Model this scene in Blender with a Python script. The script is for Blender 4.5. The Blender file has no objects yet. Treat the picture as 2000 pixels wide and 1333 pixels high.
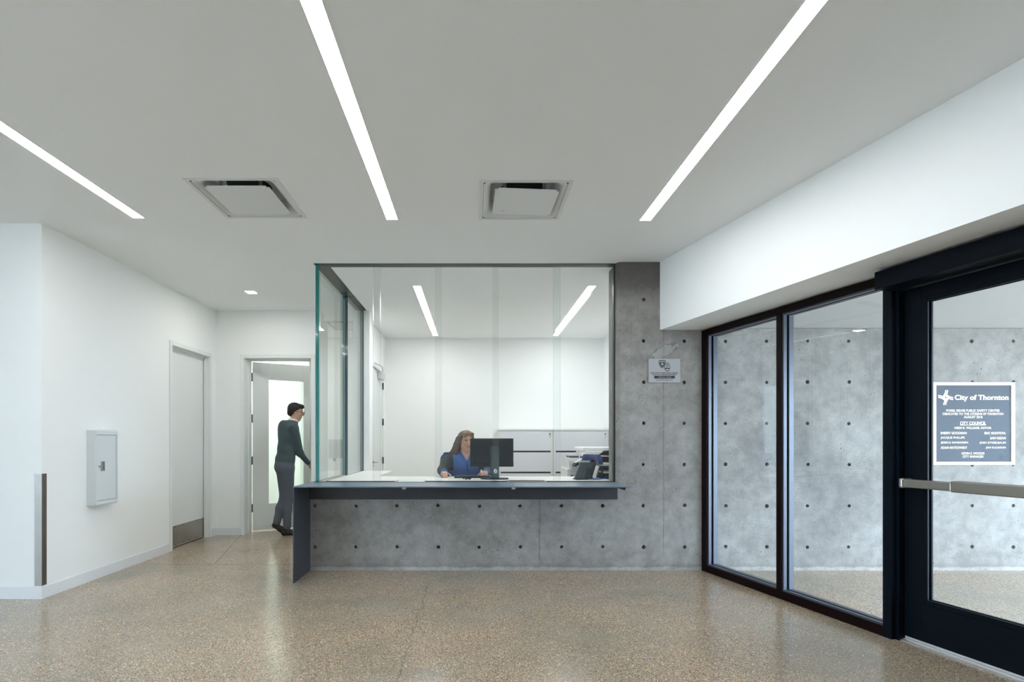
import bpy, bmesh, math, random
import numpy as np
from mathutils import Vector, Matrix, Quaternion

random.seed(7)
np.random.seed(7)
scene = bpy.context.scene
COL = scene.collection

# ------------------------------------------------------------------ camera
F = 1030.0          # focal length in pixels of the 2000 px wide frame
H = 1.289           # camera height
CX, CY = 926.0, 860.0   # principal point
cam = bpy.data.cameras.new('camera')
cam.sensor_width = 36.0
cam.lens = F / 2000.0 * 36.0
cam.shift_x = (1000.0 - CX) / 2000.0
cam.shift_y = (CY - 666.5) / 2000.0
cam.clip_start = 0.05
cam_o = bpy.data.objects.new('camera', cam)
cam_o.location = (0, 0, H)
cam_o.rotation_euler = (math.pi / 2, 0, 0)
COL.objects.link(cam_o)
scene.camera = cam_o

# ------------------------------------------------------------------ world, exposure
world = bpy.data.worlds.new('overcast_sky')
scene.world = world
world.use_nodes = True
wb = world.node_tree.nodes['Background']
wb.inputs[0].default_value = (0.65, 0.815, 1.0, 1)
wb.inputs[1].default_value = 9.0
vs = scene.view_settings
vs.view_transform = 'Standard'
vs.look = 'None'
vs.gamma = 1.0
vs.use_curve_mapping = False
vs.exposure = 0.9
scene.cycles.max_bounces = 14
scene.cycles.diffuse_bounces = 8
scene.cycles.transparent_max_bounces = 24
LAMP = 21.3          # strength of the ceiling light lenses

# ------------------------------------------------------------------ materials
def new_mat(name):
    m = bpy.data.materials.new(name)
    m.use_nodes = True
    nt = m.node_tree
    return m, nt, nt.nodes['Principled BSDF']

def plain(name, col, rough=0.5, metal=0.0, bump=0.0, bscale=200.0, spec=0.5, coat=0.0, var=0.0, vscale=4.0):
    m, nt, b = new_mat(name)
    b.inputs['Base Color'].default_value = (*col, 1)
    b.inputs['Roughness'].default_value = rough
    b.inputs['Metallic'].default_value = metal
    b.inputs['Specular IOR Level'].default_value = spec
    b.inputs['Coat Weight'].default_value = coat
    geo = nt.nodes.new('ShaderNodeNewGeometry')
    if bump > 0:
        n = nt.nodes.new('ShaderNodeTexNoise')
        n.inputs['Scale'].default_value = bscale
        n.inputs['Detail'].default_value = 3
        bp = nt.nodes.new('ShaderNodeBump')
        bp.inputs['Strength'].default_value = bump
        bp.inputs['Distance'].default_value = 0.002
        nt.links.new(geo.outputs['Position'], n.inputs['Vector'])
        nt.links.new(n.outputs['Fac'], bp.inputs['Height'])
        nt.links.new(bp.outputs['Normal'], b.inputs['Normal'])
    if var > 0:
        n = nt.nodes.new('ShaderNodeTexNoise')
        n.inputs['Scale'].default_value = vscale
        n.inputs['Detail'].default_value = 4
        mx = nt.nodes.new('ShaderNodeMix')
        mx.data_type = 'RGBA'
        mx.inputs[6].default_value = (*[c * (1 - var) for c in col], 1)
        mx.inputs[7].default_value = (*[min(1, c * (1 + var)) for c in col], 1)
        nt.links.new(geo.outputs['Position'], n.inputs['Vector'])
        nt.links.new(n.outputs['Fac'], mx.inputs[0])
        nt.links.new(mx.outputs[2], b.inputs['Base Color'])
    return m

def emissive(name, col, strength):
    m, nt, b = new_mat(name)
    b.inputs['Base Color'].default_value = (0.9, 0.9, 0.9, 1)
    b.inputs['Emission Color'].default_value = (*col, 1)
    b.inputs['Emission Strength'].default_value = strength
    return m

def glass_mat(name, tint=(0.97, 0.985, 0.98), ior=1.5, rough=0.0):
    m = bpy.data.materials.new(name)
    m.use_nodes = True
    nt = m.node_tree
    nt.nodes.clear()
    out = nt.nodes.new('ShaderNodeOutputMaterial')
    mix = nt.nodes.new('ShaderNodeMixShader')
    tr = nt.nodes.new('ShaderNodeBsdfTransparent')
    tr.inputs[0].default_value = (*tint, 1)
    gl = nt.nodes.new('ShaderNodeBsdfGlossy')
    gl.inputs['Roughness'].default_value = rough
    fr = nt.nodes.new('ShaderNodeFresnel')
    geo = nt.nodes.new('ShaderNodeNewGeometry')
    mp = nt.nodes.new('ShaderNodeMapRange')       # same reflectance on both faces of the sheet
    mp.inputs[3].default_value = ior
    mp.inputs[4].default_value = 1.0 / ior
    L = nt.links.new
    L(geo.outputs['Backfacing'], mp.inputs[0])
    L(mp.outputs[0], fr.inputs[0])
    L(fr.outputs[0], mix.inputs[0])
    L(tr.outputs[0], mix.inputs[1])
    L(gl.outputs[0], mix.inputs[2])
    L(mix.outputs[0], out.inputs[0])
    return m

def ramp(nt, pts):
    r = nt.nodes.new('ShaderNodeValToRGB')
    e = r.color_ramp.elements
    while len(e) < len(pts):
        e.new(0.5)
    for i, (p, c) in enumerate(pts):
        e[i].position = p
        e[i].color = (*c, 1) if len(c) == 3 else c
    return r

def noise(nt, vec, scale, detail=4, rough=0.55):
    n = nt.nodes.new('ShaderNodeTexNoise')
    n.inputs['Scale'].default_value = scale
    n.inputs['Detail'].default_value = detail
    n.inputs['Roughness'].default_value = rough
    nt.links.new(vec, n.inputs['Vector'])
    return n

def mixc(nt, fac, a, b, mode='MIX'):
    mx = nt.nodes.new('ShaderNodeMix')
    mx.data_type = 'RGBA'
    mx.blend_type = mode
    for val, i in ((fac, 0), (a, 6), (b, 7)):
        if isinstance(val, (int, float)):
            mx.inputs[i].default_value = val
        elif isinstance(val, tuple):
            mx.inputs[i].default_value = (*val, 1)
        else:
            nt.links.new(val, mx.inputs[i])
    return mx.outputs[2]

def concrete_mat():
    m, nt, b = new_mat('board_cast_concrete')
    L = nt.links.new
    pos = nt.nodes.new('ShaderNodeNewGeometry').outputs['Position']
    big = noise(nt, pos, 1.3, 5, 0.6)
    r1 = ramp(nt, [(0.28, (0.195, 0.195, 0.192)), (0.5, (0.275, 0.268, 0.258)), (0.72, (0.33, 0.332, 0.33))])
    L(big.outputs['Fac'], r1.inputs[0])
    mid = noise(nt, pos, 9, 6, 0.65)
    r2 = ramp(nt, [(0.35, (0.75, 0.75, 0.75)), (0.65, (1.12, 1.12, 1.12))])
    L(mid.outputs['Fac'], r2.inputs[0])
    c = mixc(nt, 0.8, r1.outputs[0], r2.outputs[0], 'MULTIPLY')
    fine = noise(nt, pos, 170, 3, 0.6)
    r3 = ramp(nt, [(0.3, (0.6, 0.6, 0.6)), (0.7, (1.32, 1.32, 1.32))])
    L(fine.outputs['Fac'], r3.inputs[0])
    c = mixc(nt, 0.6, c, r3.outputs[0], 'MULTIPLY')
    # bug holes: small dark pits, gathered in patches
    v = nt.nodes.new('ShaderNodeTexVoronoi')
    v.inputs['Scale'].default_value = 24
    L(pos, v.inputs['Vector'])
    patch = noise(nt, pos, 3.2, 3)
    mr = nt.nodes.new('ShaderNodeMapRange')
    mr.inputs[1].default_value = 0.45
    mr.inputs[2].default_value = 0.75
    mr.inputs[3].default_value = 0.035
    mr.inputs[4].default_value = 0.15
    L(patch.outputs['Fac'], mr.inputs[0])
    lt = nt.nodes.new('ShaderNodeMath')
    lt.operation = 'LESS_THAN'
    L(v.outputs['Distance'], lt.inputs[0])
    L(mr.outputs[0], lt.inputs[1])
    c = mixc(nt, lt.outputs[0], c, (0.045, 0.045, 0.045))
    v2 = nt.nodes.new('ShaderNodeTexVoronoi')
    v2.inputs['Scale'].default_value = 70
    L(pos, v2.inputs['Vector'])
    mr3 = nt.nodes.new('ShaderNodeMapRange')
    mr3.inputs[1].default_value = 0.4
    mr3.inputs[2].default_value = 0.7
    mr3.inputs[3].default_value = 0.06
    mr3.inputs[4].default_value = 0.22
    patch2 = noise(nt, pos, 4.7, 3)
    L(patch2.outputs['Fac'], mr3.inputs[0])
    lt2 = nt.nodes.new('ShaderNodeMath')
    lt2.operation = 'LESS_THAN'
    L(v2.outputs['Distance'], lt2.inputs[0])
    L(mr3.outputs[0], lt2.inputs[1])
    c = mixc(nt, lt2.outputs[0], c, (0.10, 0.10, 0.098))
    # laitance line along the foot and dark run-off under the ceiling
    sep = nt.nodes.new('ShaderNodeSeparateXYZ')
    L(pos, sep.inputs[0])
    wob = noise(nt, pos, 6, 5, 0.7)
    add = nt.nodes.new('ShaderNodeMath')
    add.operation = 'MULTIPLY_ADD'
    add.inputs[1].default_value = 0.06
    L(wob.outputs['Fac'], add.inputs[0])
    L(sep.outputs['Z'], add.inputs[2])
    rz = ramp(nt, [(0.0, (1.35, 1.36, 1.37)), (0.058, (1.3, 1.3, 1.3)), (0.07, (0.84, 0.84, 0.84)), (0.11, (1.0, 1.0, 1.0)), (1.0, (1.0, 1.0, 1.0))])
    L(add.outputs[0], rz.inputs[0])
    c = mixc(nt, 1.0, c, rz.outputs[0], 'MULTIPLY')
    wob2 = noise(nt, pos, 9, 7, 0.75)
    add2 = nt.nodes.new('ShaderNodeMath')
    add2.operation = 'MULTIPLY_ADD'
    add2.inputs[1].default_value = 0.5
    L(wob2.outputs['Fac'], add2.inputs[0])
    L(sep.outputs['Z'], add2.inputs[2])
    mr2 = nt.nodes.new('ShaderNodeMapRange')
    mr2.inputs[1].default_value = 2.88
    mr2.inputs[2].default_value = 3.08
    mr2.inputs[3].default_value = 0.0
    mr2.inputs[4].default_value = 0.72
    L(add2.outputs[0], mr2.inputs[0])
    c = mixc(nt, mr2.outputs[0], c, (0.07, 0.065, 0.06))
    c = mixc(nt, 1.0, c, (1.03, 0.99, 0.965), 'MULTIPLY')
    # pale efflorescence cloud with a dark rim beside the small plaque
    def mth(op, a, bb, cc2=None):
        n = nt.nodes.new('ShaderNodeMath')
        n.operation = op
        for i, val in enumerate((a, bb, cc2)):
            if val is None:
                continue
            if isinstance(val, (int, float)):
                n.inputs[i].default_value = val
            else:
                L(val, n.inputs[i])
        return n.outputs[0]
    px = mth('SUBTRACT', sep.outputs['X'], 1.885)
    pz = mth('SUBTRACT', sep.outputs['Z'], 2.165)
    a1 = mth('MULTIPLY_ADD', pz, 0.55, px)                     # along the cloud
    b1 = mth('MULTIPLY_ADD', px, -0.55, pz)
    d2 = mth('ADD', mth('POWER', mth('DIVIDE', a1, 0.20), 2.0), mth('POWER', mth('DIVIDE', b1, 0.075), 2.0))
    wob3 = noise(nt, pos, 14, 5, 0.6)
    dd = mth('MULTIPLY_ADD', wob3.outputs['Fac'], 2.2, d2)
    inside = mth('LESS_THAN', dd, 1.75)
    rim = mth('LESS_THAN', mth('ABSOLUTE', mth('SUBTRACT', dd, 1.8), 0), 0.10)
    c = mixc(nt, mth('MULTIPLY', inside, 0.3), c, (0.40, 0.40, 0.39))
    c = mixc(nt, mth('MULTIPLY', rim, 0.6), c, (0.11, 0.11, 0.108))
    L(c, b.inputs['Base Color'])
    b.inputs['Roughness'].default_value = 0.72
    b.inputs['Specular IOR Level'].default_value = 0.3
    bp = nt.nodes.new('ShaderNodeBump')
    bp.inputs['Strength'].default_value = 0.25
    bp.inputs['Distance'].default_value = 0.004
    L(fine.outputs['Fac'], bp.inputs['Height'])
    L(bp.outputs['Normal'], b.inputs['Normal'])
    return m

def floor_mat():
    m, nt, b = new_mat('polished_exposed_aggregate')
    L = nt.links.new
    pos = nt.nodes.new('ShaderNodeNewGeometry').outputs['Position']
    def chips(scale, thr, pts):
        v = nt.nodes.new('ShaderNodeTexVoronoi')
        v.voronoi_dimensions = '2D'
        v.inputs['Scale'].default_value = scale
        L(pos, v.inputs['Vector'])
        sp = nt.nodes.new('ShaderNodeSeparateColor')
        L(v.outputs['Color'], sp.inputs[0])
        r = ramp(nt, pts)
        r.color_ramp.interpolation = 'CONSTANT'
        L(sp.outputs[0], r.inputs[0])
        # density varies in broad patches
        pn = noise(nt, pos, 1.1, 3)
        mr = nt.nodes.new('ShaderNodeMapRange')
        mr.inputs[1].default_value = 0.35
        mr.inputs[2].default_value = 0.65
        mr.inputs[3].default_value = thr[0]
        mr.inputs[4].default_value = thr[1]
        L(pn.outputs['Fac'], mr.inputs[0])
        gt = nt.nodes.new('ShaderNodeMath')
        gt.operation = 'LESS_THAN'
        L(sp.outputs[1], gt.inputs[0])
        L(mr.outputs[0], gt.inputs[1])
        ds = nt.nodes.new('ShaderNodeMath')
        ds.operation = 'LESS_THAN'
        L(v.outputs['Distance'], ds.inputs[0])
        ds.inputs[1].default_value = 0.52
        mu = nt.nodes.new('ShaderNodeMath')
        mu.operation = 'MULTIPLY'
        L(gt.outputs[0], mu.inputs[0])
        L(ds.outputs[0], mu.inputs[1])
        return r.outputs[0], mu.outputs[0]
    base = noise(nt, pos, 2.0, 5)
    r0 = ramp(nt, [(0.3, (0.155, 0.148, 0.118)), (0.7, (0.225, 0.205, 0.165))])
    L(base.outputs['Fac'], r0.inputs[0])
    sand = noise(nt, pos, 260, 2)
    rs = ramp(nt, [(0.3, (0.75, 0.75, 0.75)), (0.7, (1.25, 1.25, 1.25))])
    L(sand.outputs['Fac'], rs.inputs[0])
    c = mixc(nt, 1.0, r0.outputs[0], rs.outputs[0], 'MULTIPLY')
    cc, f = chips(225, (0.35, 0.85), [(0.0, (0.23, 0.165, 0.11)), (0.25, (0.33, 0.235, 0.15)), (0.45, (0.17, 0.11, 0.075)),
                                   (0.6, (0.42, 0.33, 0.23)), (0.75, (0.10, 0.085, 0.07)), (0.85, (0.3, 0.28, 0.25)), (0.94, (0.5, 0.46, 0.4))])
    c = mixc(nt, f, c, cc)
    cc, f = chips(145, (0.08, 0.55), [(0.0, (0.36, 0.23, 0.13)), (0.3, (0.46, 0.35, 0.22)), (0.5, (0.22, 0.12, 0.075)),
                                   (0.62, (0.055, 0.05, 0.048)), (0.74, (0.55, 0.5, 0.44)), (0.82, (0.33, 0.27, 0.2))])
    c = mixc(nt, f, c, cc)
    # saw-cut control joints and one hair crack
    sep = nt.nodes.new('ShaderNodeSeparateXYZ')
    L(pos, sep.inputs[0])
    def mth(op, a, bb, cc2=None):
        n = nt.nodes.new('ShaderNodeMath')
        n.operation = op
        for i, v in enumerate((a, bb, cc2)):
            if v is None:
                continue
            if isinstance(v, (int, float)):
                n.inputs[i].default_value = v
            else:
                L(v, n.inputs[i])
        return n.outputs[0]
    X, Y = sep.outputs['X'], sep.outputs['Y']
    j1 = mth('LESS_THAN', mth('ABSOLUTE', mth('SUBTRACT', Y, 5.46), 0), 0.005)
    # diagonal joint from (-2.95,5.95) towards (-3.2,7.1)
    dl = mth('MULTIPLY_ADD', Y, 0.28, X)
    j2 = mth('LESS_THAN', mth('ABSOLUTE', mth('ADD', dl, 1.16), 0), 0.004)
    j2 = mth('MULTIPLY', j2, mth('GREATER_THAN', Y, 5.46))
    j2 = mth('MULTIPLY', j2, mth('LESS_THAN', Y, 7.2))
    wob = noise(nt, pos, 5.0, 6, 0.7)
    cr = mth('MULTIPLY_ADD', wob.outputs['Fac'], 0.16, X)
    j3 = mth('LESS_THAN', mth('ABSOLUTE', mth('ADD', cr, 0.33), 0), 0.0035)
    j3 = mth('MULTIPLY', j3, mth('LESS_THAN', Y, 4.75))
    jj = mth('MAXIMUM', mth('MAXIMUM', j1, j2), mth('MULTIPLY', j3, 0.6))
    c = mixc(nt, jj, c, (0.07, 0.075, 0.06))
    c = mixc(nt, 1.0, c, (1.46, 1.43, 1.41), 'MULTIPLY')
    L(c, b.inputs['Base Color'])
    rr = noise(nt, pos, 1.7, 4)
    mr = nt.nodes.new('ShaderNodeMapRange')
    mr.inputs[3].default_value = 0.11
    mr.inputs[4].default_value = 0.28
    L(rr.outputs['Fac'], mr.inputs[0])
    L(mr.outputs[0], b.inputs['Roughness'])
    b.inputs['Specular IOR Level'].default_value = 0.55
    return m

M = {}
M['wall'] = plain('white_wall_paint', (0.87, 0.88, 0.872), 0.6, bump=0.06, bscale=350, spec=0.3)
M['ceil'] = plain('white_ceiling_paint', (0.89, 0.90, 0.90), 0.8, bump=0.05, bscale=300, spec=0.2)
M['trim'] = plain('white_trim_enamel', (0.78, 0.80, 0.79), 0.35)
M['base'] = plain('white_vinyl_base', (0.76, 0.78, 0.80), 0.4)
M['door'] = plain('white_door_paint', (0.76, 0.775, 0.76), 0.35)
M['concrete'] = concrete_mat()
M['floor'] = floor_mat()
M['steel'] = plain('brushed_stainless', (0.42, 0.39, 0.35), 0.32, 1.0, bump=0.05, bscale=120, var=0.12, vscale=9)
M['steel_dark'] = plain('dull_brushed_steel', (0.20, 0.185, 0.165), 0.34, 1.0, bump=0.05, bscale=120, var=0.12, vscale=9)
M['chrome'] = plain('satin_chrome', (0.55, 0.56, 0.57), 0.25, 1.0)
M['hinge'] = plain('dark_hinge_metal', (0.06, 0.06, 0.065), 0.4, 0.8)
M['counter'] = plain('blue_black_powder_coated_steel', (0.034, 0.037, 0.046), 0.4, 0.0, bump=0.03, bscale=500, spec=0.5)
M['counter_top'] = plain('coated_steel_painted_sheen', (0.10, 0.14, 0.19), 0.32, 0.0, bump=0.03, bscale=500, spec=0.6)  # same counter steel, its bluish surface reflection painted in as a lighter base
M['bronze'] = plain('dark_bronze_aluminium', (0.006, 0.002, 0.002), 0.4, 0.0, spec=0.12)
M['daylit_stop'] = plain('stop_painted_daylight', (0.07, 0.08, 0.105), 0.3, 0.3)  # daylight on the inner frame faces painted in as lighter grey-blue
M['navy'] = plain('blue_black_door_paint', (0.0018, 0.005, 0.0095), 0.45, spec=0.1)
M['glass'] = glass_mat('clear_glass')
M['glass_thick'] = glass_mat('thick_security_glass', (0.95, 0.975, 0.97))
M['frost'] = glass_mat('pale_green_door_glass', (0.90, 0.985, 0.955))
M['edge'] = plain('green_glass_edge', (0.0, 0.16, 0.145), 0.15, coat=0.5)
M['edge_dark'] = plain('dark_teal_glass_edge', (0.002, 0.035, 0.055), 0.15, coat=0.5)
M['edge_pale'] = plain('polished_pale_glass_edge', (0.14, 0.27, 0.26), 0.15, coat=0.5)
M['channel'] = plain('black_glazing_channel', (0.018, 0.021, 0.021), 0.45)
M['white_plastic'] = plain('white_plastic', (0.78, 0.78, 0.77), 0.4)
M['grey_plastic'] = plain('pale_grey_plastic', (0.52, 0.53, 0.53), 0.4)
M['black_plastic'] = plain('black_plastic', (0.008, 0.011, 0.016), 0.4, spec=0.22)
M['dark_grey'] = plain('charcoal_plastic', (0.03, 0.05, 0.06), 0.4)
M['desk'] = plain('white_laminate', (0.80, 0.79, 0.77), 0.35)
M['blue_fabric'] = plain('navy_blue_upholstery', (0.02, 0.045, 0.16), 0.75, bump=0.2, bscale=600)
M['cabinet'] = plain('white_cabinet_enamel', (0.66, 0.67, 0.70), 0.45)
M['cabinet_top'] = plain('pale_cabinet_top', (0.74, 0.74, 0.72), 0.4)
M['ext_cab'] = plain('pale_grey_steel_enamel', (0.66, 0.70, 0.71), 0.4)
M['vent'] = plain('white_vent_enamel', (0.72, 0.73, 0.73), 0.4)
M['dark'] = plain('black_void', (0.01, 0.01, 0.012), 0.7)
M['lens'] = emissive('lit_white_lens', (0.955, 0.985, 1.0), LAMP)
M['lens_room'] = emissive('lit_ceiling_panel', (1.0, 1.0, 0.98), 60.0)
M['lens_office'] = emissive('lit_office_lens', (0.985, 0.995, 1.0), LAMP * 1.28)
M['paper'] = plain('white_paper', (0.8, 0.8, 0.78), 0.7)
M['cream'] = plain('polished_pale_bronze', (0.80, 0.66, 0.53), 0.45, 0.0)
M['plaque'] = plain('slate_blue_plaque_enamel', (0.038, 0.052, 0.075), 0.4, spec=0.25)
M['speckle'] = plain('speckled_grey_metal', (0.36, 0.36, 0.37), 0.45, 0.0, var=0.3, vscale=500)
M['ink'] = plain('black_ink', (0.012, 0.012, 0.013), 0.5)
M['badge'] = plain('mid_grey_ink', (0.11, 0.11, 0.115), 0.5)
M['badge_light'] = plain('light_grey_ink', (0.38, 0.38, 0.38), 0.5)
M['white_ink'] = plain('white_ink', (0.8, 0.8, 0.8), 0.5)
M['threshold'] = plain('mill_aluminium', (0.75, 0.75, 0.76), 0.35, 0.9)
M['bar'] = plain('satin_bronze_bar', (0.30, 0.285, 0.26), 0.36, 0.85)
M['soffit_out'] = plain('exterior_soffit_paint', (0.62, 0.63, 0.64), 0.7)
M['bounce_ground'] = plain('pale_bounce_ground', (0.5, 0.49, 0.47), 0.8, var=0.1, vscale=2)  # pale tone for the added ground, throws daylight upward
M['cable'] = plain('bright_blue_cable', (0.02, 0.16, 0.5), 0.5)
# clothes and skin
M['skin'] = plain('skin', (0.52, 0.30, 0.215), 0.5, var=0.06, vscale=30)
M['skin2'] = plain('fair_skin', (0.50, 0.27, 0.19), 0.5, var=0.06, vscale=30)
M['lip'] = plain('lips', (0.36, 0.13, 0.11), 0.45)
M['eye'] = plain('dark_eye', (0.15, 0.085, 0.065), 0.3)
M['hair_dark'] = plain('dark_brown_hair', (0.012, 0.010, 0.009), 0.55, bump=0.6, bscale=90)
M['hair_brown'] = plain('brown_hair', (0.085, 0.045, 0.028), 0.5, bump=0.5, bscale=120, var=0.5, vscale=25)
M['hair_light'] = plain('light_brown_hair', (0.22, 0.13, 0.07), 0.5, bump=0.5, bscale=120, var=0.4, vscale=30)
M['sweater'] = plain('dark_teal_grey_knit', (0.055, 0.082, 0.092), 0.9, bump=0.4, bscale=400)
M['trousers'] = plain('blue_grey_trousers', (0.085, 0.099, 0.122), 0.85, bump=0.2, bscale=300)
M['shoe'] = plain('dark_brown_leather', (0.012, 0.008, 0.007), 0.4)
M['shirt'] = plain('white_shirt', (0.7, 0.66, 0.66), 0.8)
M['jacket'] = plain('blue_fleece', (0.045, 0.105, 0.30), 0.9, bump=0.5, bscale=250, var=0.15, vscale=18)
M['jacket_dark'] = plain('charcoal_fleece', (0.018, 0.027, 0.033), 0.9, bump=0.5, bscale=250)
M['tshirt'] = plain('dark_trousers', (0.02, 0.022, 0.03), 0.9)

# ------------------------------------------------------------------ helpers
WL = {}

class Fr:
    """A local frame: a along u, b along v (horizontal), z up."""
    def __init__(self, o=(0, 0, 0), u=(1, 0), v=None):
        self.o = Vector(o)
        self.u = Vector((u[0], u[1], 0))
        self.v = Vector((v[0], v[1], 0)) if v is not None else Vector((-u[1], u[0], 0))
    def p(self, a, b, z):
        return self.o + self.u * a + self.v * b + Vector((0, 0, z))

W0 = Fr()

def add_box(bm, a0, a1, b0, b1, z0, z1, fr=W0, bevel=0.0, mi=0, seg=1):
    vs_ = [bm.verts.new(fr.p(a, b, z)) for z in (z0, z1) for b in (b0, b1) for a in (a0, a1)]
    fs = [bm.faces.new([vs_[i] for i in q]) for q in
          ((0, 2, 3, 1), (4, 5, 7, 6), (0, 1, 5, 4), (1, 3, 7, 5), (3, 2, 6, 7), (2, 0, 4, 6))]
    for f in fs:
        f.material_index = mi
    if bevel > 0:
        es = list({e for f in fs for e in f.edges})
        r = bmesh.ops.bevel(bm, geom=es, offset=bevel, segments=seg, affect='EDGES', profile=0.5)
        for f in r['faces']:
            f.material_index = mi
    return fs

def add_prism(bm, pts, z0, z1, mi=0):
    """Vertical prism over a plan polygon of (x, y)."""
    n = len(pts)
    lo = [bm.verts.new((p[0], p[1], z0)) for p in pts]
    hi = [bm.verts.new((p[0], p[1], z1)) for p in pts]
    fs = [bm.faces.new(lo), bm.faces.new(hi)]
    for i in range(n):
        fs.append(bm.faces.new((lo[i], lo[(i + 1) % n], hi[(i + 1) % n], hi[i])))
    for f in fs:
        f.material_index = mi

def add_extrude(bm, pts, vec, mi=0):
    """Extrude a planar 3-D polygon along vec."""
    vec = Vector(vec)
    a = [bm.verts.new(Vector(p)) for p in pts]
    b = [bm.verts.new(Vector(p) + vec) for p in pts]
    n = len(pts)
    fs = [bm.faces.new(a), bm.faces.new(b)]
    for i in range(n):
        fs.append(bm.faces.new((a[i], a[(i + 1) % n], b[(i + 1) % n], b[i])))
    for f in fs:
        f.material_index = mi

def add_cyl(bm, p0, p1, r0, r1=None, seg=16, mi=0):
    p0, p1 = Vector(p0), Vector(p1)
    r1 = r0 if r1 is None else r1
    ax = (p1 - p0).normalized()
    t = Vector((0, 0, 1)) if abs(ax.z) < 0.9 else Vector((1, 0, 0))
    u = ax.cross(t).normalized()
    v = ax.cross(u)
    ra = [bm.verts.new(p0 + (u * math.cos(2 * math.pi * i / seg) + v * math.sin(2 * math.pi * i / seg)) * r0) for i in range(seg)]
    rb = [bm.verts.new(p1 + (u * math.cos(2 * math.pi * i / seg) + v * math.sin(2 * math.pi * i / seg)) * r1) for i in range(seg)]
    fs = [bm.faces.new(ra), bm.faces.new(rb)]
    for i in range(seg):
        f = bm.faces.new((ra[i], ra[(i + 1) % seg], rb[(i + 1) % seg], rb[i]))
        f.smooth = True
        fs.append(f)
    for f in fs:
        f.material_index = mi

def add_tube(bm, pts, r, seg=8, mi=0):
    pts = [Vector(p) for p in pts]
    rings = []
    for i, p in enumerate(pts):
        d = (pts[min(i + 1, len(pts) - 1)] - pts[max(i - 1, 0)]).normalized()
        t = Vector((0, 0, 1)) if abs(d.z) < 0.9 else Vector((1, 0, 0))
        u = d.cross(t).normalized()
        v = d.cross(u)
        rings.append([bm.verts.new(p + (u * math.cos(2 * math.pi * k / seg) + v * math.sin(2 * math.pi * k / seg)) * r) for k in range(seg)])
    for a, b in zip(rings, rings[1:]):
        for k in range(seg):
            f = bm.faces.new((a[k], a[(k + 1) % seg], b[(k + 1) % seg], b[k]))
            f.smooth = True
            f.material_index = mi
    bm.faces.new(rings[0]).material_index = mi
    bm.faces.new(rings[-1]).material_index = mi

def link(name, me, mat, parent=None, origin=None):
    o = bpy.data.objects.new(name, me)
    if mat is not None:
        for mm in (mat if isinstance(mat, (list, tuple)) else [mat]):
            me.materials.append(M[mm] if isinstance(mm, str) else mm)
    n = len(me.vertices)
    co = np.empty(n * 3, dtype=np.float32)
    me.vertices.foreach_get('co', co)
    co = co.reshape(-1, 3)
    if origin is None:
        lo, hi = co.min(0), co.max(0)
        origin = Vector(((lo[0] + hi[0]) / 2, (lo[1] + hi[1]) / 2, lo[2]))
    origin = Vector(origin)
    co -= np.array(origin, dtype=np.float32)
    me.vertices.foreach_set('co', co.ravel())
    me.update()
    COL.objects.link(o)
    WL[o.name] = origin
    if parent is not None:
        o.parent = parent
        o.location = origin - WL[parent.name]
    else:
        o.location = origin
    return o

def obj(name, bm, mat, parent=None, recalc=True):
    if recalc:
        bmesh.ops.recalc_face_normals(bm, faces=bm.faces)
    me = bpy.data.meshes.new(name)
    bm.to_mesh(me)
    bm.free()
    return link(name, me, mat, parent)

def bx(name, a0, a1, b0, b1, z0, z1, mat, parent=None, fr=W0, bevel=0.0, seg=1):
    bm = bmesh.new()
    add_box(bm, a0, a1, b0, b1, z0, z1, fr, bevel, 0, seg)
    return obj(name, bm, mat, parent)

def cyl(name, p0, p1, r0, mat, parent=None, r1=None, seg=16):
    bm = bmesh.new()
    add_cyl(bm, p0, p1, r0, r1, seg)
    return obj(name, bm, mat, parent)

def tag(o, label, cat, group=None, kind=None):
    o['label'] = label
    o['category'] = cat
    if group:
        o['group'] = group
    if kind:
        o['kind'] = kind
    return o

def struct(o, label, cat):
    return tag(o, label, cat, kind='structure')

def thing(name, loc, label, cat, group=None, kind=None):
    o = bpy.data.objects.new(name, None)
    o.empty_display_size = 0.1
    COL.objects.link(o)
    o.location = loc
    WL[o.name] = Vector(loc)
    return tag(o, label, cat, group, kind)

def text_geo(s, bold=0.0):
    """Flat triangles of a line of text in the unit square frame of its own bounds."""
    cu = bpy.data.curves.new('lettering', 'FONT')
    cu.body = s
    cu.offset = bold
    cu.resolution_u = 3
    o = bpy.data.objects.new('lettering', cu)
    COL.objects.link(o)
    dg = bpy.context.evaluated_depsgraph_get()
    me = o.evaluated_get(dg).to_mesh()
    vs_ = np.array([v.co[:2] for v in me.vertices])
    fs = [list(p.vertices) for p in me.polygons]
    o.evaluated_get(dg).to_mesh_clear()
    bpy.data.objects.remove(o)
    bpy.data.curves.remove(cu)
    lo, hi = vs_.min(0), vs_.max(0)
    return (vs_ - lo) / (hi - lo), fs

def lettering(name, s, x0, x1, z0, z1, y, mat, parent, bold=0.0):
    """A line of raised lettering on a wall facing -Y, filling x0..x1, z0..z1."""
    uv, fs = text_geo(s, bold)
    co = [(x0 + u * (x1 - x0), y, z0 + v * (z1 - z0)) for u, v in uv]
    me = bpy.data.meshes.new(name)
    me.from_pydata(co, [], [f[::-1] for f in fs])
    me.update()
    return link(name, me, mat, parent)

# ------------------------------------------------------------------ main dimensions
CEIL = 3.048
YC = 5.207                       # face of the concrete wall
LX = -3.51                       # left wall
YL = 4.28                        # where the left wall turns
YD = 7.16                        # corridor wall with the open door
YO = 9.10                        # back wall of the office
PXM = F / YC                     # pixels per metre on the concrete wall
def wx(px): return (px - CX) / PXM
def wz(py): return H + (CY - py) / PXM
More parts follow.
